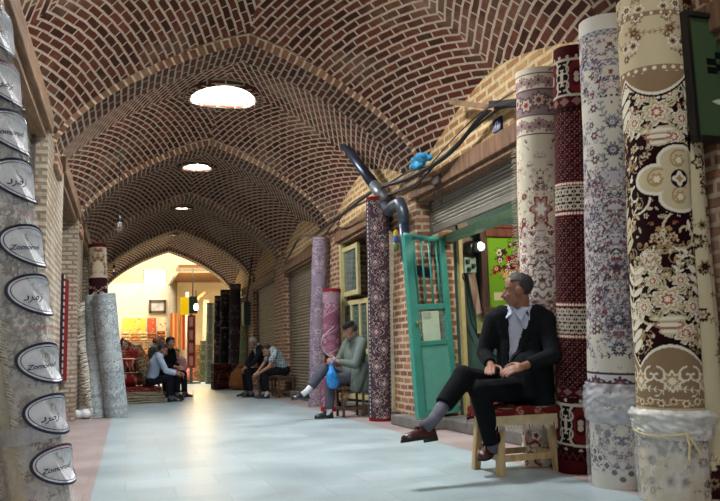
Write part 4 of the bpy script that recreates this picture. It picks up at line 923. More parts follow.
roll('carpet_roll', 'shorter mauve rolled carpet with red ends leaning behind the man in grey', b, tp_, .135, cv, seed=22, group='carpet rolls leaning by the cream framed shop')
# ------------------------------------------------------------------ people
def basis(f, u):
    f = Vector(f).normalized(); u = Vector(u); u = (u-f*u.dot(f)).normalized(); r = f.cross(u); return Matrix((r, f, u)).transposed()   # columns: right, front, up
SKIN = lambda n, c: plain(n, c, .55, var=.08, vscale=30, bump=.08, bscale=150)
def head_shapes(m, c, f, u, s=1.0, nose=1.0):
    R = basis(f, u); P = lambda x, y, z: Vector(c)+R @ Vector((x, y, z))*s; E = lambda p, r: m.ell(P(*p), [k*s for k in r], R)
    E((0,-.012,.03), (.074,.094,.083)); E((0,.028,-.035), (.058,.062,.075)); E((0,.05,-.085), (.032,.03,.026)); E((0,.02,-.06), (.05,.05,.045))
    m.capsule(P(0,.082,.008), .009*s, P(0,.108*nose,-.03), .015*s); E((.013,.088,-.035), (.011,.012,.009)); E((-.013,.088,-.035), (.011,.012,.009))
    m.capsule(P(-.038,.072,.022), .012*s, P(.038,.072,.022), .012*s); E((.036,.06,-.025), (.022,.022,.018)); E((-.036,.06,-.025), (.022,.022,.018))
    m.capsule(P(-.02,.082,-.062), .0085*s, P(.02,.082,-.062), .0085*s); m.capsule(P(-.016,.08,-.073), .009*s, P(.016,.08,-.073), .009*s)
    for q in (-1, 1): E((q*.074,-.008,-.008), (.011,.024,.034)); E((q*.08,-.016,-.002), (.009,.014,.024))
    return P, R
def hand_shapes(m, w, d, n, s=1.0, curl=.6, side=1, spread=.12):
    """w wrist, d towards the fingers, n out of the back of the hand; side: +1 thumb on the right of d seen from the back"""
    d = Vector(d).normalized(); n = Vector(n); n = (n-d*n.dot(d)).normalized(); r = d.cross(n)*side; w = Vector(w)
    R = Matrix((r, d, n)).transposed(); m.ell(w+d*.05*s, (.04*s,.056*s,.016*s), R); m.capsule(w-d*.01*s, .024*s, w+d*.03*s, .026*s)
    for i, (off, L) in enumerate(((.03,.075),(.011,.085),(-.009,.08),(-.028,.062))):
        p = w+d*.088*s+r*off*s; pts = [p-d*.03*s, p]; a = 0; dd = d+r*off*spread*6
        for k in range(3): a += curl*(.55 if k == 0 else .8); q = (dd*math.cos(a)-n*math.sin(a)).normalized(); p = p+q*L*s*(.42,.32,.26)[k]; pts.append(p)
        m.chain(pts, [.010*s,.0095*s,.009*s,.0082*s,.0072*s], seg=8)
    p0 = w+d*.022*s+r*.03*s; p1 = p0+(d*.5+r*.75-n*.25).normalized()*.042*s; p2 = p1+(d*.9+r*.3-n*.3).normalized()*.034*s; p3 = p2+(d*.95-r*.1-n*.35).normalized()*.026*s
    m.chain([p0,p1,p2,p3], [.014*s,.0115*s,.010*s,.0085*s], seg=8)
def shoe(name, heel, toe, up, mat, sole, parent, s=1.0, w=.048):
    """heel and toe: points of the sole"""
    heel = Vector(heel); toe = Vector(toe); d = (toe-heel); L = d.length; R = basis(d, up); P = lambda x, y, z: heel+R @ Vector((x, y, z))
    secs = [(-.02,.55,.055),(.0,.75,.075),(.12,.82,.085),(.28,.8,.085),(.42,.85,.07),(.58,.98,.055),(.74,1.02,.046),(.88,.88,.04),(.97,.58,.032),(1.02,.2,.02)]
    rows = []
    for y, ww, hh in secs:
        W = w*ww*s; rows.append([P(W*math.cos(a)*(1 if math.sin(a) < .2 else .92), y*L, .012+max(0, hh*s*(math.sin(a)**.8 if math.sin(a) > 0 else 0))) for a in np.linspace(-.25, PI+.25, 13)])
    m = MB(); rs = [[m.bm.verts.new(p) for p in r] for r in rows]
    for a, b in zip(rs, rs[1:]):
        for i in range(12): fc = m.bm.faces.new((a[i], a[i+1], b[i+1], b[i])); fc.smooth = True
        m.bm.faces.new((a[12], a[0], b[0], b[12]))
    m.bm.faces.new(rs[0]); m.bm.faces.new(rs[-1][::-1]); o = m.build(name, mat, parent)
    m = MB(); out = [(-.03,.5),(.0,.82),(.2,.86),(.4,.82),(.6,1.02),(.76,1.06),(.9,.92),(1.0,.55),(1.035,.0)]
    bot = [P(w*s*b, y*L, 0) for y, b in out]+[P(-w*s*b, y*L, 0) for y, b in out[::-1][1:]]; m.prism(bot, R @ Vector((0,0,.016)))
    hb = [P(w*s*b, y*L, -.018) for y, b in ((-.02,.7),(.0,.84),(.2,.86),(.27,.7))]; hb += [P(-w*s*b, y*L, -.018) for y, b in ((.27,.7),(.2,.86),(.0,.84),(-.02,.7))]; m.prism(hb, R @ Vector((0,0,.02)))
    m.build('sole', sole, o)
    m = MB(); m.capsule(P(-w*.8*s,.5*L,.055*s), .008*s, P(w*.8*s,.5*L,.055*s), .008*s); m.capsule(P(-w*.5*s,.49*L,.08*s), .01*s, P(w*.5*s,.49*L,.08*s), .01*s); m.build('strap', mat, o)
    return o
def hair_cap(name, c, f, u, mat, parent, s=1.0, keep=None, grow=1.0, flatten=.95, drop=-.06, front=.035):
    R = basis(f, u); m = MB(); c = Vector(c)
    m.ell(c+R @ Vector((0,-.016,.034))*s, [.079*s*grow,.099*s*grow,.088*s*grow*flatten+.003], R, 36, 26)
    keep = keep or (lambda x, y, z: (z > front+.4*max(0, y-.02) or y < .012) and z > drop+(.05 if abs(x) > .05 and y > -.03 else 0) and not (y > .03 and z < .075))
    dead = []
    for v in m.bm.verts:
        p = R.transposed() @ (v.co-c)/s
        if not keep(p.x, p.y, p.z): dead.append(v)
    bmesh.ops.delete(m.bm, geom=dead, context='VERTS')
    r_ = random.Random(2)
    for v in m.bm.verts: v.co += (v.co-c).normalized()*r_.uniform(-.003,.004)*s
    bmesh.ops.recalc_face_normals(m.bm, faces=m.bm.faces[:]); g_ = m.bm.faces[:]
    bmesh.ops.solidify(m.bm, geom=g_, thickness=.012*s); return m.build(name, mat, parent)
def person(label, J, base, voxs=(.006,.011), skin='#a9765a', top='#2c3138', leg='#1c1d22', hair='#2a2624', shoes='#1c1a1a', sole='#0e0d0d', shirt=None, sleeve='long', hs=1.0, name='person', group=None,
           extras=None, hands=None, hair_kw=None, nohead=False, socks='#5a5a62', topname='jacket', bulk=1.0, hat=None, tex=None):
    g = thing(name, label, 'person', base, group)
    J = {k: Vector(v) for k, v in J.items()}; f, u = J['face'], J.get('up', Vector((0,0,1)))
    side = (J['shR']-J['shL']).normalized()
    hipR, hipL = J['pel']+J.get('hipside', side)*.09, J['pel']-J.get('hipside', side)*.09
    # body
    m = MB(); P, R = head_shapes(m, J['head'], f, u, hs)
    m.capsule(J['neck']-(J['head']-J['neck']).normalized()*.04, .058*hs, J['head']+R @ Vector((0,-.02,-.05))*hs, .052*hs)
    m.capsule(J['neck'], .055, J['chest'], .07); m.capsule(J['chest'], .07, J['pel'], .08); m.capsule(J['shR'], .05, J['shL'], .05)
    for S, h in (('R', hipR), ('L', hipL)):
        m.chain([J['sh'+S], J['el'+S], J['wr'+S]], [.044,.036,.025]); m.chain([h, J['kn'+S], J['an'+S]], [.07,.048,.034]); m.capsule(J['an'+S], .03, J['an'+S]+(J['toe'+S]-J['an'+S])*.3, .02)
        if hands and S in hands: d_, n_, kw = hands[S]; hand_shapes(m, J['wr'+S], d_, n_, hs, **kw)
        else: hand_shapes(m, J['wr'+S], (J['wr'+S]-J['el'+S]), Vector((0,0,1)), hs, side=1 if S == 'L' else -1)
    link('body', voxel(m, 'body', voxs[0], 3), SKIN('skin '+skin, skin), g)
    eyew, eyed = plain('eye white', '#a8988c', .3, bump=0), plain('eye iris', '#1d1410', .2, bump=0)
    for q, nm in ((-1,'eye'), (1,'eye')):
        m = MB(); m.ell(P(q*.030,.0675,.004), [.0115*hs]*3, R, 12, 8); e = m.build('eye', eyew, g); m = MB(); m.ell(P(q*.030,.0748,.003), [.0062*hs]*3, R, 8, 6); m.build('iris', eyed, e)
    bm_ = plain('hair '+hair, hair, .6, var=.35, vscale=80, bump=.5, bscale=120)
    for q in (-1, 1): m = MB(); m.chain([P(q*.015,.086,.026), P(q*.032,.08,.031), P(q*.05,.066,.026)], [.0045*hs]*3, seg=6); m.build('eyebrow', bm_, g)
    if hair and not nohead: hair_cap('hair', J['head'], f, u, bm_, g, hs, **(hair_kw or {}))
    # trousers
    lm = plain('cloth '+leg, leg, .9, var=.12, vscale=8, bump=.6, bscale=16, spec=.15) ; m = MB()
    m.capsule(hipR, .105*bulk, hipL, .105*bulk); m.capsule(J['pel'], .12*bulk, J['pel']+(J['chest']-J['pel']).normalized()*.1, .115*bulk)
    for S, h in (('R', hipR), ('L', hipL)):
        k_, a_ = J['kn'+S], J['an'+S]; e = a_+(k_-a_).normalized()*J.get('hem'+S, Vector((.05,0,0))).x
        m.capsule(h, .092*bulk, k_, .07*bulk); m.capsule(k_, .07*bulk, k_.lerp(e, .5), .066*bulk); m.capsule(k_.lerp(e, .5), .066*bulk, e, .06*bulk, flat1=True)
        m.ell(k_, (.074*bulk,)*3)
    link('trousers', voxel(m, 'trousers', voxs[1], 3), lm, g)
    sk = plain('sock '+socks, socks, .9)
    for S in 'RL':
        k_, a_ = J['kn'+S], J['an'+S]; e = a_+(k_-a_).normalized()*(J.get('hem'+S, Vector((.05,0,0))).x+.03); MB().tube([e, a_, a_+(J['toe'+S]-a_)*.25-(k_-a_).normalized()*.03], [.043,.04,.042], 12).build('sock', sk, g)
        up = (k_-a_).normalized(); t_ = J['toe'+S]; d = (t_-a_); d = d-up*d.dot(up); heel = J.get('heel'+S, t_-d.normalized()*.27*hs)
        shoe('shoe', heel, t_, up, plain('leather '+shoes, shoes, .3, var=.2, bump=.1), plain('sole '+sole, sole, .6), g, hs)
    # upper garment
    m = MB(); b = bulk; mid = J['pel'].lerp(J['chest'], .5)
    for q in (-1, 1):
        m.capsule(J['pel']+side*q*.06, .108*b, mid+side*q*.06, .105*b); m.capsule(mid+side*q*.06, .105*b, J['chest']+side*q*.075, .108*b); m.capsule(J['chest']+side*q*.075, .105*b, (J['shR'] if q > 0 else J['shL']).lerp(J['neck'], .35), .08*b)
    m.capsule(J['pel'], .118*b, mid, .115*b); m.capsule(mid, .115*b, J['chest'], .115*b); m.capsule(J['chest'], .112*b, J['neck']-(J['neck']-J['chest']).normalized()*.07, .07*b)
    m.capsule(J['shR'], .066*b, J['neck']+side*.03-Vector((0,0,.02)), .056*b); m.capsule(J['shL'], .066*b, J['neck']-side*.03-Vector((0,0,.02)), .056*b)
    for S in 'RL':
        s_, e_, w_ = J['sh'+S], J['el'+S], J['wr'+S]
        if sleeve == 'long': m.capsule(s_, .068*b, e_, .056*b); m.capsule(e_, .056*b, w_+(e_-w_).normalized()*.035, .042*b, flat1=True)
        else: m.capsule(s_, .066*b, s_.lerp(e_, .7), .062*b, flat1=True)
    for e in (extras or []): m.capsule(*e)
    me = voxel(m, topname, voxs[1], 3); tm = tex or plain('cloth '+top, top, .9, var=.12, vscale=8, bump=.6, bscale=18, spec=.15)
    chest_f = J.get('front', f)
    if shirt:
        # open the front in a V down to the button and let the shirt show
        Rb = basis((chest_f-(J['neck']-mid).normalized()*chest_f.dot((J['neck']-mid).normalized())), (J['neck']-mid)); bmx = bmesh.new(); bmx.from_mesh(me); top_l = (J['neck']-mid).length
        lap = bmesh.new(); dead = []; lapf = []
        for fc in bmx.faces:
            p = Rb.transposed() @ (fc.calc_center_median()-mid); t_ = p.z/top_l
            if fc.normal.dot(Rb.col[1]) < -.1 or not (-.1 < t_ < 1.15): continue
            wv = .008+.058*max(0, min(1, (t_+.1)/1.1))
            if p.y > .02 and abs(p.x) < wv: dead.append(fc)
            elif p.y > .03 and abs(p.x) < wv+.055*min(1, (t_+.1)*1.6) and t_ < 1.0: lapf.append(fc)
        for fc in lapf:
            vs = [lap.verts.new(v.co+v.normal*.008) for v in fc.verts]; lap.faces.new(vs)
        bmesh.ops.remove_doubles(lap, verts=lap.verts[:], dist=1e-5); 
        bmesh.ops.delete(bmx, geom=dead, context='FACES'); bmx.to_mesh(me); bmx.free()
        o = link(topname, me, tm, g); sd = o.modifiers.new('thick', 'SOLIDIFY'); sd.thickness = .008; sd.offset = -1
        if lap.faces:
            lm_ = bpy.data.meshes.new('lapel'); bmesh.ops.recalc_face_normals(lap, faces=lap.faces[:]); lap.to_mesh(lm_); lo = link('lapel', lm_, tm, o); sd = lo.modifiers.new('thick', 'SOLIDIFY'); sd.thickness = .006; sd.offset = 1
            for p_ in lm_.polygons: p_.use_smooth = True
        lap.free()
        m = MB()
        for q in (-1, 1): m.capsule(J['pel']+side*q*.05, .098*b, J['chest']+side*q*.07, .098*b); m.capsule(J['chest']+side*q*.07, .096*b, J['neck']+side*q*.03-Vector((0,0,.03)), .065*b)
        m.capsule(J['pel'], .107*b, mid, .106*b); m.capsule(mid, .106*b, J['chest'], .106*b); m.capsule(J['chest'], .104*b, J['neck']-Vector((0,0,.05)), .062*b)
        sm = plain('shirt '+shirt, shirt, .8, var=.08, vscale=10, bump=.5, bscale=22); so = link('shirt', voxel(m, 'shirt', voxs[1], 2), sm, g)
        ax_ = (J['head']-J['neck']).normalized(); m = MB()
        for q in (-1, 1):
            pts = [J['neck']+Rb @ Vector((q*.076*math.sin(a), .085*math.cos(a)+.004, .045-.07*max(0, math.cos(a)))) for a in np.linspace(.25, PI, 9)]
            pts = pts[3:]
            for a, c in zip(pts, pts[1:]): m.poly([a, c, c+Vector((0,0,-.045)), a+Vector((0,0,-.05))])
            W = lambda x, y, z: J['neck']+Rb @ Vector((q*x, y, z))
            m.poly([W(.006,.085,-.012), W(.05,.068,.032), W(.085,.04,.03), W(.062,.098,-.06)])
        co = m.build('collar', sm, so); sd = co.modifiers.new('thick', 'SOLIDIFY'); sd.thickness = .006
        for k_ in range(3): m = MB(); m.ell(mid+Rb @ Vector((0,.118*b,.02+.1*k_)), (.006,.004,.006), Rb, 8, 6); m.build('button', plain('shirt button', '#c8ccd4', .3, bump=0), so)
    else:
        o = link(topname, me, tm, g); fl = chest_f.normalized(); fl = Vector((fl.x, fl.y, 0)).normalized(); rt = fl.cross(Vector((0,0,1))); m = MB()
        m.tube([J['neck']+rt*.074*math.sin(a)+fl*.07*math.cos(a)+Vector((0,0,.02-.05*max(0,math.cos(a)))) for a in np.linspace(.4, 2*PI-.4, 18)], .02, 8); m.build('collar', tm, o)
    if hat:
        m = MB(); c = J['head']; m.lathe(c+R @ Vector((0,-.012,.045))*hs, [(.086*hs,0),(.089*hs,.01),(.087*hs,.045),(.075*hs,.066),(.045*hs,.074),(.001,.076)], axis=R.col[2], seg=24); ho = m.build('cap', plain('felt '+hat, hat, .95), g)
        m = MB(); m.tube([c+R @ Vector((.088*math.cos(a),-.012+.088*math.sin(a),.05))*hs for a in np.linspace(0, 2*PI, 25)], .007, 6, cap=False); m.build('cap_band', plain('felt '+hat, hat, .95), ho)
    return g, J, P, R
def stool(name, label, c, seat_z, w, d, rz, mats, group=None, splay=.03, rung=.12, lw=.042):
    c = Vector((c[0], c[1], c[2] if len(c) > 2 else 0)); g = thing(name, label, 'stool', c, group); Rz = Matrix.Rotation(rz, 3, 'Z'); W = lambda x, y, z: c+Rz @ Vector((x, y, z))
    MB().box(W(0,0,seat_z-.02), (w,d,.04), rot=rz, bev=.008).build('seat', mats[0], g); legs = {}
    for sx in (-1, 1):
        for sy in (-1, 1):
            a, b = W(sx*(w/2-.04),sy*(d/2-.04),seat_z-.04), W(sx*(w/2-.04+splay),sy*(d/2-.04+splay),0); legs[sx,sy] = (a, b); MB().bar(b, a, lw, lw, up=Rz @ Vector((0,1,0)), bev=.004).build('leg', mats[1], g)
    L = lambda k_, t: legs[k_][1].lerp(legs[k_][0], t)
    for A, B, t in (((-1,-1),(1,-1),rung/seat_z),((-1,1),(1,1),rung/seat_z),((-1,-1),(-1,1),rung/seat_z+.02),((1,-1),(1,1),rung/seat_z+.02)): MB().bar(L(A,t), L(B,t), .024, .04, up=(0,0,1)).build('stretcher', mats[1], g)
    MB().bar(L((-1,-1),.93), L((1,-1),.93), .02, .05).build('apron', mats[1], g); MB().bar(L((-1,1),.93), L((1,1),.93), .02, .05).build('apron', mats[1], g)
    return g
PINE = wood('worn pale wood', '#a3845c', '#d1b384'); PINED = wood('worn dark wood', '#3f2d1f', '#6a4c32')
# ---- the suited man on the near stool
ST = (2.575, 4.77)
stool('wooden_stool', 'plain wooden stool under the suited man, in front of the dark red roll', ST, .415, .46, .37, .03, (PINE, PINE), lw=.05)
t = thing('seat_rug', 'small red fringed rug laid over the near wooden stool', 'rug', (ST[0], ST[1], .415))
w_, d_ = .49, .43; cv = CV(w_+.16, d_+.24, .006, '#5c1a1a'); scatter_flowers(cv, .03, d_+.21, 46, (.012,.024), ['#9c3a30','#1d1416','#a38c74','#7d2a26'], 3, ['#8b3630']); 
for k_ in range(2): guard(cv, .02+k_*(d_+.17), .05+k_*(d_+.17), '#8b2a24', '#c0a890', .03)
Pn = np.zeros((cv.nv, cv.nu, 3))
for j, v in enumerate(cv.v):
    for i, u in enumerate(cv.u):
        x = max(-w_/2, min(w_/2, u)); y = max(-d_/2, min(d_/2, v-.12-d_/2)); ox = abs(u)-w_/2; oy = abs(v-.12-d_/2)-d_/2
        z = .445-max(0, ox)*.95-max(0, oy)*.95+.008*math.sin(u*23+v*17)+.006*math.sin(v*31); x += math.copysign(max(0, ox)*.12, u); y += math.copysign(max(0, oy)*.12, v-.12-d_/2)
        Pn[j, i] = (ST[0]+x, ST[1]+y, z)
link('pile_face', gridmesh('pile_face', Pn, cv.a), pile(), t)
MB().box((ST[0],ST[1],.427), (w_,d_,.022), bev=.008).build('underside', plain('rug backing', '#8d7b60', .95), t)
WOOL = plain('raw wool fringe', '#c8bda6', .95)
zb = .36; x0, x1, y0, y1 = ST[0]-w_/2-.012, ST[0]+w_/2+.012, ST[1]-d_/2-.012, ST[1]+d_/2+.012
m = MB(); m.span((x0,y0-.008,zb-.03), (x1,y0,zb+.03)); m.build('fringe_band', plain('flat woven band', '#b5a27c', .95), t)
fringe_mb([(x0,y0-.005,zb-.015),(x1,y0-.005,zb-.015)], (0,-.12,-1), .055, .009, .006, 4).build('fringe', WOOL, t)
J = dict(pel=(2.62,4.78,.555), chest=(2.68,4.76,.88), neck=(2.645,4.70,1.10), head=(2.605,4.665,1.235), face=(-.86,.46,-.08), front=(-.88,-.47,.05), up=(-.1,0,1),
  shR=(2.52,4.88,1.04), shL=(2.785,4.62,1.03), elR=(2.44,4.90,.80), elL=(2.73,4.46,.775), wrR=(2.40,4.72,.715), wrL=(2.50,4.45,.715), hipside=(-.35,.9,0),
  knR=(2.13,4.60,.655), anR=(1.86,4.50,.395), toeR=(1.63,4.445,.275), heelR=(1.86,4.49,.285), hemR=(.13,0,0),
  knL=(2.21,4.53,.56), anL=(2.335,4.63,.20), toeL=(2.235,4.60,.105), heelL=(2.37,4.72,.145), hemL=(.02,0,0))
g, JJ, P, R = person('man in a dark suit sitting cross-legged on the near stool, head in profile', J, (2.6,4.75,.43), voxs=(.005,.009), skin='#8f6049', top='#141619', leg='#0d0e12', hair='#2f2c2a', shoes='#3d1711', sole='#140d0b', shirt='#b9bed0',
  socks='#5d5d68', bulk=1.04, extras=[((2.66,4.86,.62),.13,(2.72,4.76,.55),.13), ((2.71,4.66,.72),.12,(2.74,4.66,.42),.09), ((2.74,4.72,.6),.11,(2.77,4.80,.42),.08), ((2.62,4.68,.7),.11,(2.6,4.62,.56),.08)],
  hands={'L': ((-.92,.1,-.22), (-.1,-.55,.8), dict(side=1, curl=.3)), 'R': ((-.5,-.75,-.15), (-.3,-.2,.9), dict(side=-1, curl=.3))},
  hair_kw=dict(keep=lambda x, y, z: (z > .062-.25*max(0,-y) or y < -.0) and z > -.05+(.035 if abs(x) > .05 and y > -.04 else 0) and not (y > .045) ))
m = MB(); m.chain([P(-.026,.088,-.056), P(0,.097,-.05), P(.026,.088,-.056)], [.006,.009,.006], seg=8); m.build('moustache', plain('hair #3a3633', '#3a3633'), g)
# ---- the man in grey with the black cap
metal = plain('dark tube steel', '#4a4036', .4, .5)
stool('stool', 'dark legged stool under the man in the grey jacket', (2.86, 9.78), .40, .36, .34, .05, (PINED, PINED), lw=.03, splay=.0)
J = dict(pel=(2.90,9.82,.51), chest=(2.95,9.78,.82), neck=(2.92,9.74,1.03), head=(2.86,9.70,1.135), face=(-.82,.45,-.42), front=(-.85,.5,0), up=(-.35,0,.95),
  shR=(2.90,9.95,.97), shL=(2.99,9.58,.96), elR=(2.78,10.0,.74), elL=(2.85,9.47,.68), wrR=(2.62,9.82,.74), wrL=(2.645,9.62,.735), hipside=(-.15,1,0),
  knR=(2.50,9.76,.63), anR=(2.25,9.68,.36), toeR=(2.04,9.66,.255), heelR=(2.27,9.68,.275), hemR=(.07,0,0), knL=(2.56,9.66,.475), anL=(2.53,9.64,.09), toeL=(2.33,9.6,.012), heelL=(2.57,9.64,.012), hemL=(.03,0,0))
g, JJ, P, R = person('man in a grey jacket and black cap sitting cross-legged, reading from a phone', J, (2.88,9.78,.4), voxs=(.007,.012), skin='#a07660', top='#66706a', leg='#4a4c56', hair='#4c4a48', shoes='#23262b', sole='#16181a', socks='#c9ccd0', hat='#0d0e12', bulk=1.03,
  extras=[((2.95,9.88,.55),.13,(2.98,9.7,.53),.13), ((3.0,9.68,.62),.12,(3.03,9.68,.38),.09), ((2.97,9.64,.62),.11,(2.88,9.58,.39),.08), ((2.98,9.9,.6),.11,(3.02,9.9,.4),.08)],
  hands={'L': ((-.95,.15,.1), (-.1,-.9,.3), dict(side=1, curl=.8)), 'R': ((-.9,-.2,.1), (0,.9,.2), dict(side=-1, curl=.8))},
  hair_kw=dict(keep=lambda x, y, z: z < .05 and z > -.045 and y < .0 and not (abs(x) > .06 and y > -.035)))
t = thing('phone', 'black phone held by the man in the grey jacket', 'phone', (2.53,9.7,.80)); R_ = basis((-.75,-.1,-.6), (-.5,0,.8))
MB().box((2.535,9.71,.79), (.1,.012,.17), rot=basis((.5,.1,.8),(-.8,0,.5)), bev=.004).build('case', plain('black phone glass', '#101114', .15, bump=0), t)
MB().box((2.55,9.71,.797), (.085,.004,.145), rot=basis((.5,.1,.8),(-.8,0,.5))).build('screen', plain('phone screen', '#7d8894', .1, bump=0), t)
q = [Vector(at(334,361,9.62)), Vector(at(325,352,9.62)), Vector(at(321,344,9.62)), Vector(at(323,336,9.62)), Vector(at(334,326,9.62))]
tag(MB().tube(q, .005, 6).build('earphone_wire', plain('pale wire', '#c4b4b8', .6, bump=0), loc=q[0]), 'thin pale wire curving up from the phone of the man in grey', 'wire')
t = thing('plastic_bag', 'blue plastic bag hanging from the hand of the man in the grey jacket', 'plastic bag', at(332,376,9.52)); c = at(332,378,9.5)
m = MB(); m.ell(c, (.075,.05,.12)); m.ell(c+Vector((.01,0,-.06)), (.085,.055,.08)); m.ell(c+Vector((.0,.02,.1)), (.04,.035,.06)); m.ell(c+Vector((-.03,0,.02)), (.05,.04,.07))
link('bag_body', voxel(m, 'bag_body', .012, 2), plain('bright blue plastic', '#2a86cf', .2, var=.3, vscale=18, bump=.8, bscale=30), t)
m = MB(); m.tube([c+Vector((-.02,.02,.13)), c+Vector((.02,.05,.2)), c+Vector((.06,.06,.24))], [.02,.014,.01], 8); m.build('bag_handle', plain('bright blue plastic', '#2a86cf'), t)
# ---- the pair farther in on the right
chk = NT('checked cotton'); tc = chk.n('ShaderNodeTexCoord'); sep = chk.n('ShaderNodeSeparateXYZ'); chk.l(tc.outputs['Object'], sep.inputs[0])
def stripe(ax_, sc_):
    a = chk.n('ShaderNodeMath', operation='MULTIPLY'); chk.l(sep.outputs[ax_], a.inputs[0]); a.inputs[1].default_value = sc_; b = chk.n('ShaderNodeMath', operation='FRACT'); chk.l(a.outputs[0], b.inputs[0]); c = chk.n('ShaderNodeMath', operation='GREATER_THAN'); chk.l(b.outputs[0], c.inputs[0]); c.inputs[1].default_value = .62; return c
s1, s2, s3 = stripe('X', 22), stripe('Z', 22), stripe('Y', 22); mx1 = chk.n('ShaderNodeMath', operation='MAXIMUM'); chk.l(s1.outputs[0], mx1.inputs[0]); chk.l(s2.outputs[0], mx1.inputs[1]); mx2 = chk.n('ShaderNodeMath', operation='MAXIMUM'); chk.l(mx1.outputs[0], mx2.inputs[0]); chk.l(s3.outputs[0], mx2.inputs[1])
chk.l(chk.mix(mx2.outputs[0], rgba('#36505c'), rgba('#a9bcc2')), chk.b.inputs['Base Color']); chk.b.inputs['Roughness'].default_value = .85
stool('stool', 'dark stool under the man in the checked shirt', (3.02,15.0), .42, .36, .36, .05, (PINED, PINED), group='stools of the pair', lw=.032, splay=.01)
J = dict(pel=(3.02,15.0,.54), chest=(2.86,14.95,.83), neck=(2.74,14.93,.96), head=(2.66,14.92,.93), face=(-.75,-.25,-.6), front=(-.6,0,-.75), up=(-.6,-.1,.75),
  shR=(2.79,15.11,.90), shL=(2.79,14.74,.90), elR=(2.62,15.12,.66), elL=(2.66,14.68,.62), wrR=(2.48,14.98,.52), wrL=(2.47,14.74,.50), hipside=(-.1,1,0),
  knR=(2.60,15.1,.50), anR=(2.62,15.1,.09), toeR=(2.42,15.08,.012), heelR=(2.67,15.1,.012), hemR=(.04,0,0), knL=(2.60,14.85,.50), anL=(2.63,14.82,.09), toeL=(2.43,14.78,.012), heelL=(2.67,14.82,.012), hemL=(.05,0,0))
person('man in a blue checked shirt bending forward over a paper', J, (3.0,15.0,.4), voxs=(.009,.014), skin='#a87860', leg='#1b1c22', hair='#1f1c1b', shoes='#202228', sleeve='short', topname='checked_shirt', tex=chk.m, socks='#c8c8c8')
tag(MB().box((2.42,14.83,.50), (.1,.16,.015), rot=basis((.3,.9,0),(-.6,0,.8)), bev=.003).build('folded_paper', plain('white paper', '#d8d8d4', .8, bump=0), loc=(2.42,14.83,.5)), 'white folded paper held by the man in the checked shirt', 'paper')
stool('stool', 'low dark stool under the grey haired man by the orange sack', (2.80,15.75), .40, .34, .34, .0, (PINED, PINED), group='stools of the pair', lw=.032, splay=.01)
J = dict(pel=(2.78,15.75,.52), chest=(2.66,15.72,.86), neck=(2.58,15.7,1.03), head=(2.50,15.67,1.09), face=(-.55,-.55,-.5), front=(-.9,-.3,-.2), up=(-.35,-.2,.85),
  shR=(2.60,15.9,.97), shL=(2.66,15.52,.97), elR=(2.44,15.92,.72), elL=(2.50,15.46,.72), wrR=(2.34,15.76,.60), wrL=(2.36,15.6,.60), hipside=(-.1,1,0),
  knR=(2.36,15.85,.52), anR=(2.38,15.83,.09), toeR=(2.18,15.8,.012), heelR=(2.43,15.83,.012), hemR=(.04,0,0), knL=(2.38,15.62,.52), anL=(2.44,15.58,.09), toeL=(2.26,15.5,.012), heelL=(2.5,15.6,.012), hemL=(.04,0,0))
person('grey haired man in dark clothes sitting hunched beside the man in the checked shirt', J, (2.75,15.75,.4), voxs=(.009,.014), skin='#8a604c', top='#17181d', leg='#15161a', hair='#8a8885', shoes='#15151a', shirt='#aab4bd')
# ---- the man in the pale blue shirt on the rug pile, and the people behind him
J = dict(pel=(.46,15.3,.42), chest=(.52,15.22,.74), neck=(.60,15.18,.92), head=(.665,15.16,1.0), face=(.8,-.1,-.5), front=(.9,-.2,-.3), up=(.45,0,.85),
  shR=(.60,15.02,.84), shL=(.54,15.38,.85), elR=(.72,14.96,.60), elL=(.74,15.42,.60), wrR=(.93,15.0,.53), wrL=(.96,15.26,.56), hipside=(.1,-1,0),
  knR=(.80,15.16,.44), anR=(.80,15.12,.09), toeR=(1.02,15.06,.012), heelR=(.76,15.12,.012), hemR=(.03,0,0), knL=(.82,15.42,.45), anL=(.86,15.44,.09), toeL=(1.08,15.42,.012), heelL=(.82,15.44,.012), hemL=(.03,0,0))
person('man in a pale blue shirt sitting on the low rug pile, forearms on his knees', J, (.46,15.3,.3), voxs=(.008,.013), skin='#9a6e58', top='#a9b7cf', leg='#191a22', hair='#17161a', shoes='#141418', topname='shirt')
def sitter(label, x, y, z0, fx, fy, top, leg, hair, skin='#b08468', s=1.0, lean=.08, shirt=None, hair_kw=None, arms=.35, **kw):
    f = Vector((fx, fy, 0)).normalized(); sd = Vector((f.y, -f.x, 0)); B = Vector((x, y, z0)); U = Vector((0,0,1))
    Q = lambda a, b, c: B+(f*a+sd*b+U*c)*s
    J = dict(pel=Q(0,0,.11), chest=Q(lean,0,.42), neck=Q(lean*1.6,0,.62), head=Q(lean*2.2,0,.755), face=f-U*.15, front=f, shR=Q(lean*1.3,.19,.55), shL=Q(lean*1.3,-.19,.55), elR=Q(.12,.24,.30), elL=Q(.12,-.24,.30), wrR=Q(arms,.1,.24), wrL=Q(arms,-.1,.24), hipside=sd,
      knR=Q(.42,.12,.08), knL=Q(.42,-.12,.08), anR=B+f*.42*s+sd*.12*s-U*(z0-.08), anL=B+f*.44*s-sd*.12*s-U*(z0-.08)); 
    for S in 'RL': J['toe'+S] = J['an'+S]+f*.19*s-U*.07; J['heel'+S] = J['an'+S]-f*.05*s-U*.07; J['hem'+S] = (.04,0,0)
    return person(label, J, B, voxs=(.011,.016), skin=skin, top=top, leg=leg, hair=hair, hs=s, shirt=shirt, hair_kw=hair_kw, bulk=s**.5, **kw)
def bench(label, x, y, h, w=.5, d=.4): stool('stool', label, (x,y), h, w, d, 0, (PINED, PINED), splay=0, lw=.04)
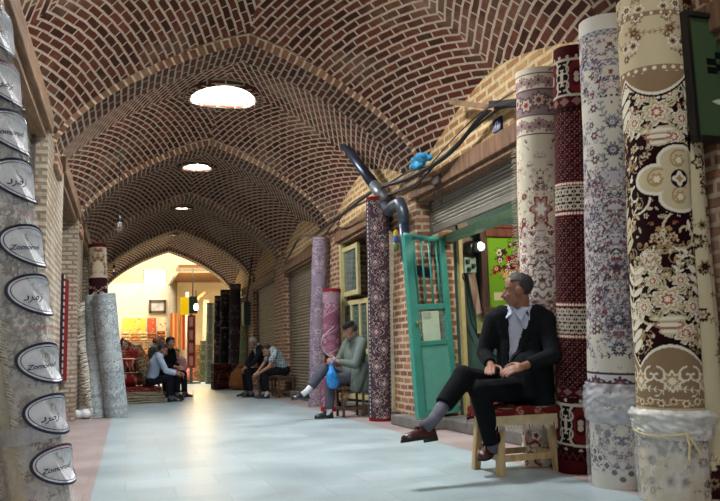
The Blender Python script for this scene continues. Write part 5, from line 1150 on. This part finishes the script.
bench('dark stool under the bald man in the grey suit', .47, 17.4, .46); sitter('bald man in a grey suit sitting behind the rug pile', .47, 17.4, .46, .9, .3, '#55585a', '#3d3f42', '#6d655c', shirt='#d8dcdc', hair_kw=dict(keep=lambda x, y, z: z < .02 and y < -.02 and z > -.05))
bench('dark stool under the woman in the patterned pink top', .66, 18.6, .46); sitter('woman in a pink patterned top sitting beyond the bald man in grey', .66, 18.6, .46, .6, -.7, '#c08a80', '#7d5b58', '#5a3a2c', skin='#c49a80')
bench('dark stool under the person in black', .76, 16.9, .42); sitter('person in black clothing sitting just behind the man in the pale blue shirt', .76, 16.9, .42, .7, -.5, '#17171b', '#17171b', '#141416', skin='#c09478', hair_kw=dict(grow=1.12, drop=-.09))
bench('low stool under the child in pink', 1.12, 17.3, .36, .36, .34); sitter('small child in a pink shirt sitting beside the person in black', 1.12, 17.3, .36, -.5, -.8, '#d09a96', '#a8525a', '#5a4436', skin='#cfa288', s=.78)
# ------------------------------------------------------------------ goods along the left side
ya, yb = ax(55,330,-.84).y, ax(72,330,-.84).y; z0, z1 = ax(64,381,-.84).z, ax(64,276,-.84).z
t = thing('hanging_rug', 'red rug with a dark beaded stripe hanging in the left shop opening', 'rug', (-.84,(ya+yb)/2,z0))
cv = CV(yb-ya, z1-z0, .012, '#7d1f22'); W_ = yb-ya
for u_, c_, w_ in ((-.18*W_,'#1d1420',.08*W_),(.3*W_,'#3a0f14',.05*W_)): cv.fn(0, 9, lambda U, W: np.abs(U-u_) < w_, c_); cv.fn(0, 9, lambda U, W: (np.abs(U-u_) < w_*.4) & (np.abs((W % .09)-.045) < .028), '#b5a8a0')
cv.fn(0, 9, lambda U, W: np.abs(U+.42*W_) < .03*W_, '#c8b8a8')
P = np.array([[[-.83+.02*math.sin(u*9), (ya+yb)/2+u, z0+v] for u in cv.u] for v in cv.v]); link('pile_face', gridmesh('pile_face', P, cv.a), pile(), t)
MB().span((-.90,ya,z0), (-.855,yb,z1), bev=.01).build('folded_back', plain('red rug back', '#6a2422', .95), t); MB().tube([(-.87,ya-.3,z1-.0),(-.87,yb+.4,z1)], .02, 8).build('hanging_rod', RAIL, t)
m = MB(); q_ = random.Random(9)
c = ax(66,262,-1.0)
for i in range(7): m.ell(c+Vector((q_.uniform(-.1,.1), q_.uniform(-.35,.35), q_.uniform(-.1,.12))), (.12,.2,.1))
tag(link('plastic_bundle', voxel(m, 'plastic_bundle', .03, 2), plain('greyish plastic', '#b9b6b0', .4, bump=.7, bscale=20), loc=c), 'bundle of pale plastic above the red rug in the left shop', 'bundle')
m = MB(); c = gz(82,419,.0)
for i in range(6): m.ell(c+Vector((q_.uniform(-.08,.08), q_.uniform(-.08,.08), .05+q_.uniform(0,.05))), (.07,.06,.055))
tag(link('plastic_bag', voxel(m, 'plastic_bag', .015, 2), plain('crumpled white plastic', '#d9dde0', .35, bump=.8, bscale=30), loc=(c.x,c.y,0)), 'crumpled white plastic bag on the floor at the left pier foot', 'plastic bag')
BL = ['#a6b0b3','#7d8a90','#c6cccb','#8b9599','#97a2a6']
b, tp_ = foot(97, -.41), at(93,296,12.0); 
g = roll('carpet_roll', 'pale blue rolled carpet with a white fringe along one edge, left of a pair', b, tp_, .13, design_generic(.82, (tp_-b).length, .008, BL, 51, 170), group='pale blue rolls', seed=51)
z, f, s, Lr = frame(b, tp_, TOCAM(b)); fringe_mb([Vector(np.array(b)+z*(Lr*q)-s*(.12-.2*max(0,.55-q))+f*.1) for q in np.linspace(0.0,.95,50)], -Vector(s)-Vector((0,0,.3)), .11, .015, .014, 8, out=Vector(f)*.3).build('fringe', plain('white wool fringe', '#dcd6c8', .95), g)
b, tp_ = foot(117, -.13), at(104,294,11.75)
roll('carpet_roll', 'pale blue rolled carpet with a fine grey scroll pattern, right of a pair', b, tp_, .165, design_generic(1.04, (tp_-b).length, .008, BL, 52, 240), group='pale blue rolls', seed=52)
b, tp_ = Vector((-.40,12.5,0)), at(98,245,12.6)
cv = design_generic(.9, (tp_-b).length, .009, ['#31131a','#c9bcae','#a08a86','#7d5a5c','#b9ac98'], 53, 170, bands=False); Lh = (tp_-b).length; cv.band(Lh-.55, Lh-.06, '#c2b39c'); scatter_flowers(cv, Lh-.53, Lh-.08, 26, (.02,.035), ['#7d5a4c','#a58a6a','#5a3a34'], 4, ['#8d7458']); cv.band(Lh-.06, Lh, '#5a1418')
roll('carpet_roll', 'tall cream and dark red rolled carpet rising behind the pale blue pair', b, tp_, .145, cv, seed=53)
# rug pile
def folded_rug(label, c, size, pal, seed, rz=0, name='folded_rug', group=None, tilt=None):
    """a rug folded into a flat block: rounded fold at the front, layered edges"""
    c = Vector(c); w_, d_, h_ = size; t = thing(name, label, 'rug', c, group); Rz = Matrix.Rotation(rz, 3, 'Z')
    if tilt: Rz = Rz @ Matrix.Rotation(tilt, 3, 'X')
    n = 3; lay = h_/n
    for k_ in range(n):
        cvk = design_generic(w_, d_*2+.2, .02, pal, seed+k_, 40, bands=False); prof_ = []
        zc = lay*(k_+.5); r_ = lay*.46
        L1 = [( -d_/2+x, zc+r_) for x in np.linspace(d_, 0, cvk.nv//2)]+[(-d_/2-r_*math.sin(a), zc+r_*math.cos(a)) for a in np.linspace(.3, PI-.3, 7)]+[(-d_/2+x, zc-r_) for x in np.linspace(0, d_, cvk.nv-cvk.nv//2-7)]
        P = np.array([[list(c+Rz @ Vector((u*(1-.01*k_), y, zz+.006*math.sin(u*9+k_)))) for u in cvk.u] for y, zz in L1[:cvk.nv]]); o = link('fold', gridmesh('fold', P, cvk.a[:len(P)]), pile(), t)
        m = MB(); 
        for sx in (-1, 1): m.box(c+Rz @ Vector((sx*(w_/2-.03),0,zc)), (.05,d_-.02,r_*1.9), rot=Rz)
        m.box(c+Rz @ Vector((0,d_/2-.02,zc)), (w_-.02,.03,r_*1.8), rot=Rz)
        m.build('fold_edge', plain('rug edge '+pal[4], pal[4], .95), t)
    return t
REDS = ['#7d1f22','#c0a090','#2c1a22','#a8503c','#b0a088']; CREAMS = ['#8f8672','#4a4438','#b5a888','#6d3a30','#a09880']
folded_rug('cream edged folded rug at the bottom of the low pile under the seated man', (.22,15.45,0.0), (.95,.75,.14), CREAMS, 60, .05, group='rugs in the low pile')
folded_rug('grey folded rug in the middle of the low pile under the seated man', (.22,15.48,.142), (.92,.72,.075), CREAMS, 64, -.03, group='rugs in the low pile')
folded_rug('red folded rug on top of the low pile under the seated man', (.2,15.5,.22), (.9,.7,.075), REDS, 68, .04, group='rugs in the low pile')
folded_rug('tall block of dark red folded rugs beside the pale blue roll', (-.12,16.15,0), (.62,.5,.86), REDS, 72, 0, name='folded_rug', group='red rugs behind the pile')
folded_rug('brighter red folded rug topping the dark red block by the pale blue roll', (-.12,16.15,.862), (.66,.55,.16), ['#9c2f2c','#d0b0a0','#3a1a22','#c87a5a','#a89878'], 75, .1, group='red rugs behind the pile')
def leaning_roll(label, px0, px1, Y0, Y1, r, pal, seed, group, z0=0):
    b_ = at(px0[0], px0[1], Y0); b_.z = max(b_.z, z0); return roll('carpet_roll', label, b_, at(px1[0], px1[1], Y1), r, design_generic(2*PI*r, (at(px1[0],px1[1],Y1)-b_).length, .012, pal, seed, 60), group=group, seed=seed)
folded_rug('second block of faded red folded rugs at the back of the pile', (.22,16.95,0), (.75,.6,.84), ['#6a2826','#a8887a','#30181c','#8a4438','#8c7c68'], 78, .05, group='red rugs behind the pile')
leaning_roll('short olive rolled rug leaning on the red rug block behind the seated man', (148,384), (139,358), 15.75, 15.7, .1, ['#6d6650','#a89c7a','#3a3028','#7d3a30','#8a7f60'], 80, 'small rolls on the pile', .31)
leaning_roll('orange striped rolled rug lying sloped on top of the red rug pile', (152,372), (137,347), 16.5, 16.3, .09, ['#b5643c','#d8b890','#5a2a24','#c88a5a','#a05a38'], 81, 'small rolls on the pile')
leaning_roll('cream banded red rolled rug lying highest on the pile beside the pale blue roll', (139,356), (119,344), 16.7, 16.4, .09, ['#8f2c30','#d0c0b0','#3a1a22','#b0604c','#a89878'], 82, 'small rolls on the pile')
leaning_roll('dark red rolled rug lying across the back of the rug pile', (143,355), (120,341), 16.95, 16.9, .09, ['#6a1c22','#c8a898','#2c1a22','#a04a40','#8c8070'], 83, 'small rolls on the pile')
# ------------------------------------------------------------------ goods at the far right
DK = [['#4a464c','#948c8e','#6e6468','#7d5a5c','#5a5458'], ['#2c292d','#857c78','#564c4e','#74383a','#3c3438'], ['#332f35','#9a958e','#57504e','#6a4444','#403a3c']]
def fr_roll(label, x, X, ytop, r, pal, seed, n=60, lean=.06, grp='rolls standing at the far right'):
    b_ = foot(x, X); tpz = at(x, ytop, b_.y); return roll('carpet_roll', label, b_, Vector((X+lean, b_.y+.03, tpz.z)), r, design_generic(2*PI*r, tpz.z, .014, pal, seed, n), group=grp, seed=seed)
fr_roll('tall dark grey patterned roll leaning beside the green meter box', 234, 2.86, 284, .16, DK[0], 90)
fr_roll('dark rolled carpet, second tallest, next left of the tall grey one by the meter box', 224, 2.62, 290, .14, DK[1], 91)
fr_roll('black and white flecked roll standing third from the green meter box', 217, 2.55, 296, .12, DK[2], 92)
fr_roll('grey green rolled carpet standing fourth from the green meter box', 209, 2.52, 303, .12, ['#6f7a72','#a5aca0','#4a4f4a','#7d6a60','#5c625c'], 93)
fr_roll('short olive green roll at the left end of the far right row', 202, 2.50, 341, .12, ['#59604a','#9a9c80','#3c4034','#6d5a48','#4c523e'], 94)
fr_roll('pale cream roll standing behind the short olive roll at far right', 205, 2.75, 300, .12, ['#b9b8a8','#8f9484','#d6d6c8','#a09080','#989a8a'], 95)
fr_roll('short brown roll farthest along the right hand row', 197, 2.45, 345, .12, ['#6d5438','#b09468','#4a3624','#8c5a3c','#5c4630'], 96)
fr_roll('narrow pale green roll standing between the sack and the meter box', 243, 2.98, 326, .11, ['#8c9a74','#b9c4a0','#66724f','#a09a70','#7c8a64'], 97)
t = folded_rug('dark red folded rugs stacked in front of the dark far rolls', (2.36,20.1,0), (.46,.4,.68), ['#4a1618','#8c5a4c','#1f1214','#6a2a24','#3c1a1a'], 98, .1)
c = foot(239, 2.72); m = MB(); m.ell(c+Vector((0,0,.26)), (.24,.2,.27)); m.ell(c+Vector((0,0,.14)), (.26,.22,.16)); m.ell(c+Vector((.02,0,.5)), (.13,.11,.1)); m.ell(c+Vector((.04,0,.6)), (.08,.06,.05))
for v_ in m.bm.verts: v_.co.z = max(v_.co.z, .002)
t = thing('sack', 'orange brown cloth sack standing on the floor below the pale green roll', 'sack', c); link('sack_body', voxel(m, 'sack_body', .025, 2), plain('orange sackcloth', '#9a6230', .95, var=.2, bump=.6, bscale=14), t)
MB().tube([c+Vector((.03+.1*math.cos(a), .085*math.sin(a), .57)) for a in np.linspace(0, 2*PI, 17)], .014, 6).build('tie', plain('jute tie', '#6a4420', .95), t)
GM = plain('dark green metal', '#2f4a40', .5)
p = ax(246,314,3.02); t = thing('meter_box', 'dark green meter box on the brick pier above the orange sack', 'box', p); MB().box(p, (.16,.42,.62), bev=.015).build('box', GM, t); MB().box(p+Vector((-.085,0,0)), (.012,.36,.54), bev=.005).build('cover', plain('dark green cover', '#395a4c', .5), t)
p = at(193,305,24.6); t = thing('meter_box', 'small dark green box hung at the far end beside the yellow sheet', 'box', p); MB().box(p, (.26,.16,.55), bev=.015).build('box', GM, t); MB().box(p+Vector((0,-.085,0)), (.22,.012,.48), bev=.005).build('cover', plain('dark green cover', '#395a4c', .5), t); MB().tube([p+Vector((0,.05,.25)), p+Vector((0,.05,1.2))], .02, 8).build('hanger', RAIL, t)
p = foot(187, 2.05); t = thing('white_post', 'slim white metal post at the end of the covered passage, right side', 'post', p); MB().tube([p, p+Vector((0,0,3.2))], .06, 12).build('shaft', plain('white post paint', '#c9c7be', .5), t); MB().box(p+Vector((0,0,.04)), (.22,.22,.08), bev=.02).build('foot_plate', RAIL, t); MB().bar(p+Vector((0,0,2.7)), p+Vector((.65,.1,3.2)), .07, .1).build('brace', wood('rust brown timber', '#6a4028', '#8f5f40'), t)
p = at(196,307,23.0); t = thing('strip_lamp', 'small bluish white lamp glowing among the far right rolls', 'lamp', p); MB().ell(p, (.07,.07,.1)).build('bulb', glow('cold bulb', '#dff0ff', 12), t); MB().tube([p+Vector((0,0,.08)), p+Vector((0,0,.5))], .015, 6).build('flex', RUB, t)
def flat_rug(name, label, x0, y0, x1, y1, Y, pal, seed, n=20, group=None, stripes=0, frame_=None, cat='rug', dx=0):
    A, B = at(x0, y1, Y), at(x1, y0, Y); t = thing(name, label, cat, A, group); w_, h_ = B.x-A.x, B.z-A.z; cv = CV(w_, h_, max(.012, w_/70), pal[0])
    if stripes:
        for k_ in range(stripes):
            u = -w_/2+w_*(k_+.5)/stripes; cv.fn(0, h_, lambda U, W: np.abs(U-u) < w_/stripes*.28, pal[1+k_ % 2])
    rr = min(w_, h_); scatter_flowers(cv, 0, h_, n, (rr*.03,rr*.07), pal[1:4], seed, [pal[2]], sym=False, umin=-w_/2, umax=w_/2)
    P = np.array([[[A.x+w_/2+u, Y-.02-.015*math.sin(u*7/w_), A.z+v] for u in cv.u] for v in cv.v]); link('pile_face', gridmesh('pile_face', P, cv.a), pile(), t)
    MB().span((A.x,Y,A.z), (B.x,Y+.03,B.z)).build('rug_back', plain('rug edge '+pal[4], pal[4], .95), t)
    if frame_:
        for a, b_ in (((A.x-.06,Y-.06,A.z-.06),(A.x,Y+.03,B.z+.06)), ((B.x,Y-.06,A.z-.06),(B.x+.06,Y+.03,B.z+.06)), ((A.x,Y-.06,A.z-.06),(B.x,Y+.03,A.z)), ((A.x,Y-.06,B.z),(B.x,Y+.03,B.z+.06))): MB().span(a, b_).build('frame', plain('frame '+frame_, frame_, .6), t)
    return t
HW = 'rugs hung on the far wall'
flat_rug('hanging_rug', 'bright yellow flowered rug hung on the far wall, leftmost', 122, 318, 146, 338, 31.6, ['#e0c050','#b07a3a','#f0e0a0','#c8602c','#b09040'], 101, 26, HW)
flat_rug('hanging_rug', 'orange red rug hung on the far wall below the framed picture', 147, 318, 156, 337, 31.6, ['#b85a38','#e0b890','#7d2a20','#d89a60','#a05a40'], 102, 16, HW)
flat_rug('hanging_rug', 'cream rug with dark figures hung on the far wall, beside the orange red one', 157, 317, 167, 340, 31.6, ['#dcc6a0','#2c1a18','#7d3a2c','#2c1a18','#a08a68'], 103, 12, HW)
flat_rug('hanging_rug', 'orange and brown striped rug hung right of the far pillar', 170, 313, 179, 348, 31.0, ['#c07a44','#a0522c','#d8a468','#8c4424','#a06a40'], 104, 0, HW, stripes=4)
flat_rug('hanging_rug', 'rust coloured plain striped rug hung beneath the yellow sheet', 180, 314, 187, 350, 30.6, ['#a8583a','#c88450','#7d3422','#d8b080','#8c4c34'], 105, 0, HW, stripes=3)
flat_rug('yellow_sheet', 'bright yellow sheet hung high at the far end, right side', 180, 297, 195, 315, 26.5, ['#f2d818','#f8e860','#e8c800','#f8ea80','#d0b010'], 106, 3, cat='sheet')
FW = 'framed rugs in the upright column'
for i, (y0, y1, w_) in enumerate(((317,327,'topmost'), (330,340,'second from the top'), (343,353,'third from the top'), (356,366,'lowest'))):
    flat_rug('framed_rug', 'red and white framed rug, %s of the column at far right' % w_, 189, y0, 193.5, y1, 25.2, ['#d8b0a4','#a83a36','#e8d8c8','#8c2c2a','#8c3a34'], 110+i, 8, FW, frame_='#9c2f2c')
p = foot(191.5, 2.62); t = thing('display_stand', 'thin upright stand carrying the column of red and white framed rugs', 'stand', p); A = at(191,380,25.35); MB().span((A.x-.05,25.3,0), (A.x+.05,25.4,at(191,314,25.35).z)).build('upright', RAIL, t); MB().span((A.x-.3,25.2,0), (A.x+.3,25.6,.05)).build('foot', RAIL, t)
A, B = at(150,312,31.9), at(165,301,31.9); t = thing('framed_picture', 'small framed picture high on the far cream wall', 'picture', A)
MB().span((A.x,31.93,A.z), (B.x,31.98,B.z)).build('print', plain('grey print', '#a8a4a4', .6, vscale=4, var=.3), t); FB = plain('dark brown frame', '#4a3a30', .5)
for a, b_ in (((A.x-.05,31.9,A.z-.05),(A.x+.05,31.99,B.z+.05)), ((B.x-.05,31.9,A.z-.05),(B.x+.05,31.99,B.z+.05)), ((A.x,31.9,A.z-.05),(B.x,31.99,A.z+.05)), ((A.x,31.9,B.z-.05),(B.x,31.99,B.z+.05))): MB().span(a, b_).build('frame', FB, t)
A, B = at(118,372,30.9), at(168,342,30.9); t = thing('rug_shelf', 'long wooden shelf of folded rugs below the far wall hangings', 'shelf', (A.x,30.9,0)); WS = wood('shelf timber', '#7a5a38', '#a5835a', stretch=(.12,1,1))
for z_ in (.35, .95, 1.5): MB().span((A.x,30.6,z_), (B.x,31.3,z_+.05)).build('board', WS, t)
for x_ in (A.x, (A.x+B.x)/2, B.x): MB().span((x_-.04,30.6,0), (x_+.04,31.3,1.5)).build('upright', WS, t)
r_ = random.Random(12); x_ = A.x+.1; k_ = 0; TN = ['orange','rust','tan','dark red','gold']
SP = ['leftmost','second from the left','third from the left','fourth from the left','fifth from the left','sixth from the left','rightmost']
w_ = (B.x-A.x-.2)/5
for lvl, zz in (('upper', 1.0), ('top', 1.55)):
    for i in range(5):
        pal = r_.choice([['#b8703c','#d8b080','#7d3a24','#c89050','#9c6038'], ['#8c4a30','#c89c70','#5a2a20','#a86a40','#7c4830'], ['#c0a070','#8c6a44','#e0cca0','#a8803c','#a88c60']])
        folded_rug('folded rug on the %s board of the far shelf, %s of five' % (lvl, ['leftmost','second from left','middle one','fourth from left','rightmost'][i]), (A.x+.1+w_*(i+.5), 30.95, zz), (w_*.88, .55, r_.uniform(.26,.4)), pal, 120+i, group='folded rugs on the far shelf')
for i, (x, X, c_, lab) in enumerate(((186,1.95,'#b8605c','pink bundle lying on the floor at the far end'), (192,2.3,'#8c2c30','red bundle lying on the floor at the far end, nearest the passage wall'), (181,1.8,'#c8a090','pale bundle lying at the far end beside the striped hangings'))):
    c = foot(x, X); m = MB(); m.ell(c+Vector((0,0,.18)), (.3,.24,.19)); m.ell(c+Vector((.12,.0,.34)), (.18,.16,.12)); t = thing('bundle', lab, 'bundle', c, 'bundles at the far end')
    for v_ in m.bm.verts: v_.co.z = max(v_.co.z, .002)
    link('wrapped_cloth', voxel(m, 'wrapped_cloth', .03, 2), plain('bundle '+c_, c_, .9, var=.2), t); MB().tube([c+Vector((.31*math.cos(a), .0, .2+.2*math.sin(a))) for a in np.linspace(0, PI, 13)], .015, 6).build('cord', plain('jute tie', '#6a4420'), t)
SKY, CROSS, SHOP, EXPO = .55, 1700, 55, 0.2
SKYL = [80, 260, 260, 100, 50, 30]
# ------------------------------------------------------------------ light
wd = bpy.data.worlds.new('sky'); SC.world = wd; wd.use_nodes = True
bg = wd.node_tree.nodes['Background']; bg.inputs[0].default_value = (.93,.97,1,1); bg.inputs[1].default_value = SKY
def lamp(name, typ, loc, power, col=(1,1,1), rot=None, **kw):
    l = bpy.data.lights.new(name, typ); l.energy = power; l.color = col
    for k_, v_ in kw.items(): setattr(l, k_, v_)
    o = bpy.data.objects.new(name, l); COL.objects.link(o); o.location = loc
    if rot: o.rotation_euler = rot
    return o
for i, (y0, y1) in enumerate(zip(RIBS, RIBS[1:])):
    lamp('skylight', 'AREA', (XC, (y0+y1)/2, SPR+1.62+.2), SKYL[i], (.95,.98,1), shape='DISK', size=OCR[i]*2-.04)
lamp('crossing_daylight', 'AREA', (1.5, 28, 7.5), CROSS, (1,.92,.75), shape='RECTANGLE', size=8, size_y=6)
lamp('fill_light', 'POINT', (2.4, 27.0, 2.9), 260, (1,.75,.35), shadow_soft_size=.12)  # unseen warm fill added to brighten the far crossing
lamp('fill_light', 'POINT', (4.1, 6.3, 2.5), SHOP, (1,.93,.8), shadow_soft_size=.12)  # unseen fill added to brighten the green wall and flower picture
SC.view_settings.view_transform = 'Standard'; SC.view_settings.look = 'None'; SC.view_settings.gamma = 1; SC.view_settings.exposure = EXPO
SC.view_settings.use_curve_mapping = False
